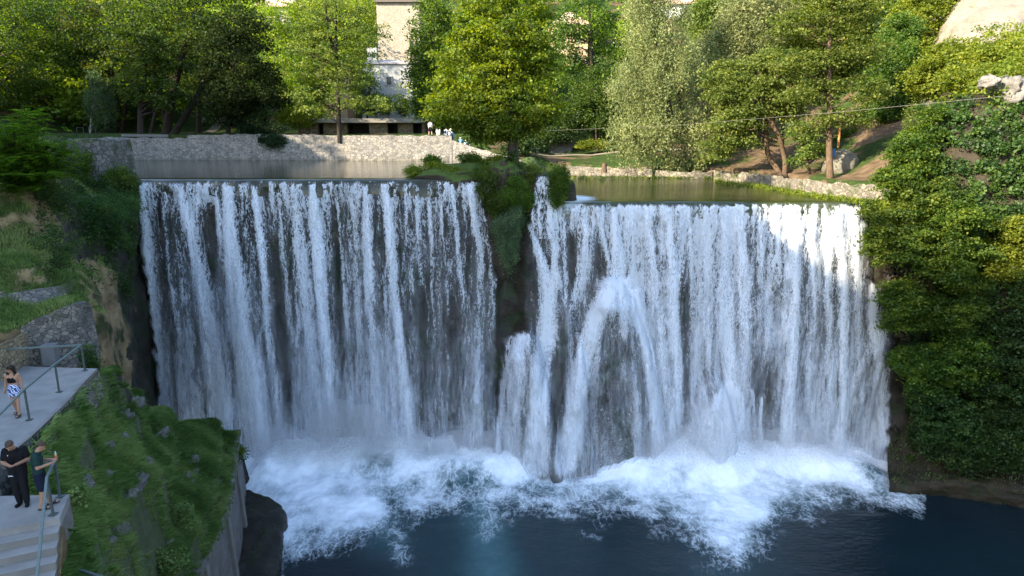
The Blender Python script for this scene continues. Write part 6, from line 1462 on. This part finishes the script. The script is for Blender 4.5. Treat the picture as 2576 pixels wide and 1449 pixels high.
rock_thing('limestone_block', 'smaller grey limestone lump left of the pale knob', tuple(at(2486, 206, 47.6)), (.45, .9, .45), 33, M_KNOB, 'rock', amps=((.5, 1.5), (.3, 3.5)))
shrub('thicket', 'dark creepers falling from the limestone to the pool path', [ell(2300, 400, 34, 50, 66), ell(2250, 410, 30, 40, 72)], L['shade'], 100, .9, 60, .22, .7)

# ---------------------------------------------------------------- left bank vegetation
def frond_bush(name, label, base, tips, leaf, k=9, ls=.11, cat='bush'):
    """pinnate fronds: leaflets paired along drooping ribs"""
    base = Vector(base); root = empty(name, base, label, cat); mb = MB(); C, Dd, Nn, Sz, Tt = [], [], [], [], []
    for tip in tips:
        tip = Vector(tip); q = base.lerp(tip, .35)+Vector((random.uniform(-.4, .4), random.uniform(-.4, .4), .3)); mb.tube([base, q, tip], [.045, .03, .008], 5, cap=False)
        for f in range(k):
            a = q.lerp(tip, random.uniform(.3, 1.05)); az = random.uniform(0, 2*math.pi); ln = random.uniform(.45, .85)
            d = Vector((math.cos(az), math.sin(az)-.25, random.uniform(.0, .6))).normalized(); tb = random.uniform(.1, .8)
            for i in range(15):
                u_ = i/14; p = a+d*ln*u_+Vector((0, 0, -.32*ln*u_*u_)); sd2 = d.cross(Vector((0, 0, 1))).normalized()
                for sg in (-1, 1):
                    l_ = (sd2*sg+d*.35+Vector((0, 0, -.25))).normalized(); C.append(p+l_*ls*.5); Dd.append(l_); Nn.append(Vector((random.uniform(-.3, .3), random.uniform(-.3, .3), 1)).normalized()); Sz.append(ls*random.uniform(.8, 1.2)*(1-.4*u_)); Tt.append(min(1, max(0, tb+random.gauss(0, .12))))
    mb.build('stem', BARK_D, root, True)
    V, FC = leaf_mesh(np.array([tuple(c) for c in C]), np.array(Sz), .45, np.array([tuple(c) for c in Dd]), np.array([tuple(c) for c in Nn]))
    mesh_obj('foliage', V, FC, leaf, root, attrs={'tint': np.repeat(np.array(Tt), 4)}); return root
tips = [tuple(e) for e in crown_centres([ell(70, 350, 100, 70, 34.5), ell(40, 430, 110, 60, 33.5), ell(130, 390, 60, 60, 35), ell(60, 290, 60, 40, 35.5)], 190, .3)]
frond_bush('robinia', 'bright feathery robinia bush at the left edge of the photo', at(50, 480, 35.5), tips, L['robinia'], 12, .13)
tips = [tuple(e) for e in crown_centres([ell(180, 530, 60, 45, 39.5), ell(240, 590, 60, 40, 41.5), ell(230, 520, 50, 40, 42)], 90, .3)]
shrub('hanging_plants', 'dark plants and moss hanging over the upper left rock beside the falls', None, L['shade'], 0, .6, 64, .16, .55, .7, up=.4, hang=.4, stems=0, base=Vector(LC[70, 60]), P=on_grid(LC, 95, 330, 430, 690, 520, .5, .25), cat='hanging plants')
shrub('hanging_bush', 'dark blue green bush hanging over the cliff left of the falls', [ell(230, 540, 80, 50, 41.5), ell(270, 600, 48, 34, 42.5), ell(180, 580, 50, 44, 40), ell(290, 520, 44, 40, 44.5)], L['shade'], 240, .7, 70, .16, .5, .5, droop=.3, up=.5, base=at(230, 500, 44), stems=8)
shrub('bush', 'grassy green bush at the very left end of the waterfall lip', [ell(312, 445, 34, 26, 49.0), ell(325, 478, 18, 24, 49), ell(280, 450, 24, 20, 48.6)], L['park'], 130, .5, 80, .15, .4, .8, hang=.4)
shrub('creeper', 'creeper climbing the front of the stone pier', [ell(205, 420, 26, 60, 48.4), ell(222, 470, 30, 30, 48)], L['park'], 90, .5, 55, .15, .6, .9, hang=.4, stems=0)
shrub('moss_plants', 'mossy plants clinging to the dark rock beside the left waterfall', [ell(312, 640, 22, 60, 45.5), ell(330, 560, 16, 50, 47), ell(300, 720, 24, 30, 42)], L['shade'], 90, .5, 50, .14, .5, .9, hang=.6, stems=0)
shrub('bush', 'dark bush above the yellow rock, left edge of the photo', [ell(60, 470, 90, 36, 36), ell(120, 500, 50, 40, 37.5)], L['shade'], 110, .6, 60, .15, .5, .6)
shrub('weeds', 'weeds on the corner between the rubble wall and the dark rock', [ell(228, 905, 16, 40, 26.2), ell(236, 950, 14, 24, 26)], L['shade'], 60, .26, 45, .10, .6, .8, stems=0)
shrub('weeds', 'leafy weeds at the corner of the landing, by the railing', [ell(196, 1246, 16, 22, 16.1)], L['grass'], 26, .14, 26, .09, .9, .7, stems=0, group='weeds')
shrub('weeds', 'leafy weeds trailing over the far end of the concrete coping', [ell(520, 1112, 50, 12, 39), ell(600, 1140, 14, 18, 39.5)], L['bank'], 80, .35, 45, .12, .8, .6, stems=0)
shrub('weeds', 'light green nettle patch low on the grass slope', [ell(455, 1300, 34, 50, 27.2), ell(420, 1405, 34, 36, 23.4)], L['grass'], 80, .3, 40, .10, .8, .6, stems=0)

# grass of the slope and of the left ledges
def blades(P, N_, h, w, leaf, label, lean=(.35, -.1)):
    n = len(P); d = N_*.5+np.array([lean[0], lean[1], .8])+RNG.normal(size=(n, 3))*.33; d = unit(d)
    s = np.cross(d, RNG.normal(size=(n, 3))); s = unit(s); hh = (h*RNG.uniform(.5, 1.35, n))[:, None]
    b = P-N_*.03; mid = b+d*hh*.55; tip = b+d*hh+np.array([lean[0], lean[1], -.55])*hh*.45
    V = np.stack([b-s*w, b+s*w, mid+s*w*.8, tip, mid-s*w*.8], 1).reshape(-1, 3)
    i = np.arange(n)*5; FC = np.concatenate([np.stack([i, i+1, i+2, i+4], 1), np.stack([i+4, i+2, i+3, i+3], 1)])
    FC = [tuple(f) for f in np.stack([i, i+1, i+2, i+3, i+4], 1)]
    FC = np.stack([i, i+1, i+2, i+3, i+4], 1)
    T = np.repeat(np.clip((fbm(P[:, 0]*.6, P[:, 1]*.6, 0, 4, 61)-.5)*2.2+.5+RNG.normal(size=n)*.2, 0, 1), 5)
    return tag(mesh_obj('grass', V, FC, leaf, attrs={'tint': T}), label, 'grass', kind='stuff')
def sample_grid(G, n, keep=None):
    nr = grid_normals(G); nr = np.where(nr[..., 2:3] < 0, -nr, nr)
    A = np.linalg.norm(np.cross(np.gradient(G, axis=1), np.gradient(G, axis=0)), axis=-1); D_ = np.linalg.norm(G-np.array([0, 0, CAM_Z]), axis=-1)
    w = A/D_**1.3
    if keep is not None: w = w*keep
    j = RNG.choice(G.shape[0]*G.shape[1], n, p=(w/w.sum()).ravel()); r, c = np.unravel_index(j, G.shape[:2])
    du = np.gradient(G, axis=1); dv = np.gradient(G, axis=0)
    return G[r, c]+du[r, c]*RNG.uniform(-.5, .5, n)[:, None]+dv[r, c]*RNG.uniform(-.5, .5, n)[:, None], nr[r, c]
P, N_ = sample_grid(SLOPE, 240000, (.85+.15*sstep(.36, .52, fbm(SLOPE[..., 0]*.55, SLOPE[..., 1]*.55, 0, 3, 66)))*sstep(.3, .62, np.abs(grid_normals(SLOPE)[..., 2])))
far = np.linalg.norm(P-np.array([0, 0, CAM_Z]), axis=1)
blades(P[far < 29], N_[far < 29], .28, .0068, L['grass'], 'long green grass leaning downhill on the nearer slope')
blades(P[far >= 29], N_[far >= 29], .34, .011, L['grass'], 'long green grass on the far side of the slope')
P, N_ = sample_grid(SLOPE, 11000); P = P[vnoise(P[:, 0]*1.1, P[:, 1]*1.1, 0, 71) > .45]; N_ = N_[:len(P)]
blades(np.repeat(P, 4, 0)+RNG.normal(size=(len(P)*4, 3))*np.array([.06, .06, .0]), np.repeat(N_, 4, 0), .38, .010, L['grass'], 'tall pale tufts standing out of the slope grass')
nz = grid_normals(LC); nz = np.abs(nz[..., 2])
P, N_ = sample_grid(LC, 42000, sstep(.45, .75, nz)*(LC[..., 2] > 15.5))
blades(P, N_, .30, .011, L['grass'], 'grass on the ledges of the left hillside', (.1, -.25))
P, N_ = sample_grid(RC[:60], 2500, sstep(.35, .7, np.abs(grid_normals(RC[:60])[..., 2])))
blades(P, N_, .25, .012, L['grass'], 'sparse grass on the right bank', (0, -.2))

# ---------------------------------------------------------------- the wooded hillside far behind, one mass
def forest():
    Ps, sz = [], []
    for k in range(430):
        y = 104+100*RNG.uniform(0, 1)**1.6; x = RNG.uniform(-.86, .9)*y; z = float(ground_z(x, y)); h = RNG.uniform(7, 12)
        bx, by = bearing(np.array([[x, y, z+h*.6]]))
        if 620 < bx[0] < 770 and y < 151: continue
        if 935 < bx[0] < 1065 and y < 122: continue
        if 1380 < bx[0] < 1490 and y < 129: continue
        if 1640 < bx[0] < 1820 and y < 141: continue
        c = crown_centres([(np.array([x, y, z+h*.62]), np.array([h*.36, h*.36, h*.5]))], 26, .4); Ps.append(c)
    P = np.concatenate(Ps)
    V, FC, T = clump_leaves(P, 1.7, 42, .55, .7, .5)
    tag(mesh_obj('forest', V, FC, L['light'], attrs={'tint': T}), 'sunlit woods covering the hillside far behind the town', 'woods', kind='stuff')
forest()
def hill_woods():
    Ps = []
    for k in range(120):
        y = RNG.uniform(-60, 98); x = RNG.uniform(-62, -50)-max(0, y-45)*.95; z = float(ground_z(x, y))
        if z < 5: continue
        bx, by = bearing(np.array([[x, max(y, 1.), z+5]]))
        Ps.append(crown_centres([(np.array([x, y, z+3]), np.array([3.2, 3.2, 3.6]))], 12, .4))
    P = np.concatenate(Ps); V, FC, T = clump_leaves(P, 1.8, 22, .8, .7, .6)
    tag(mesh_obj('woods', V, FC, L['park'], attrs={'tint': T}), 'woods on the steep left side of the gorge', 'woods', kind='stuff')
hill_woods()
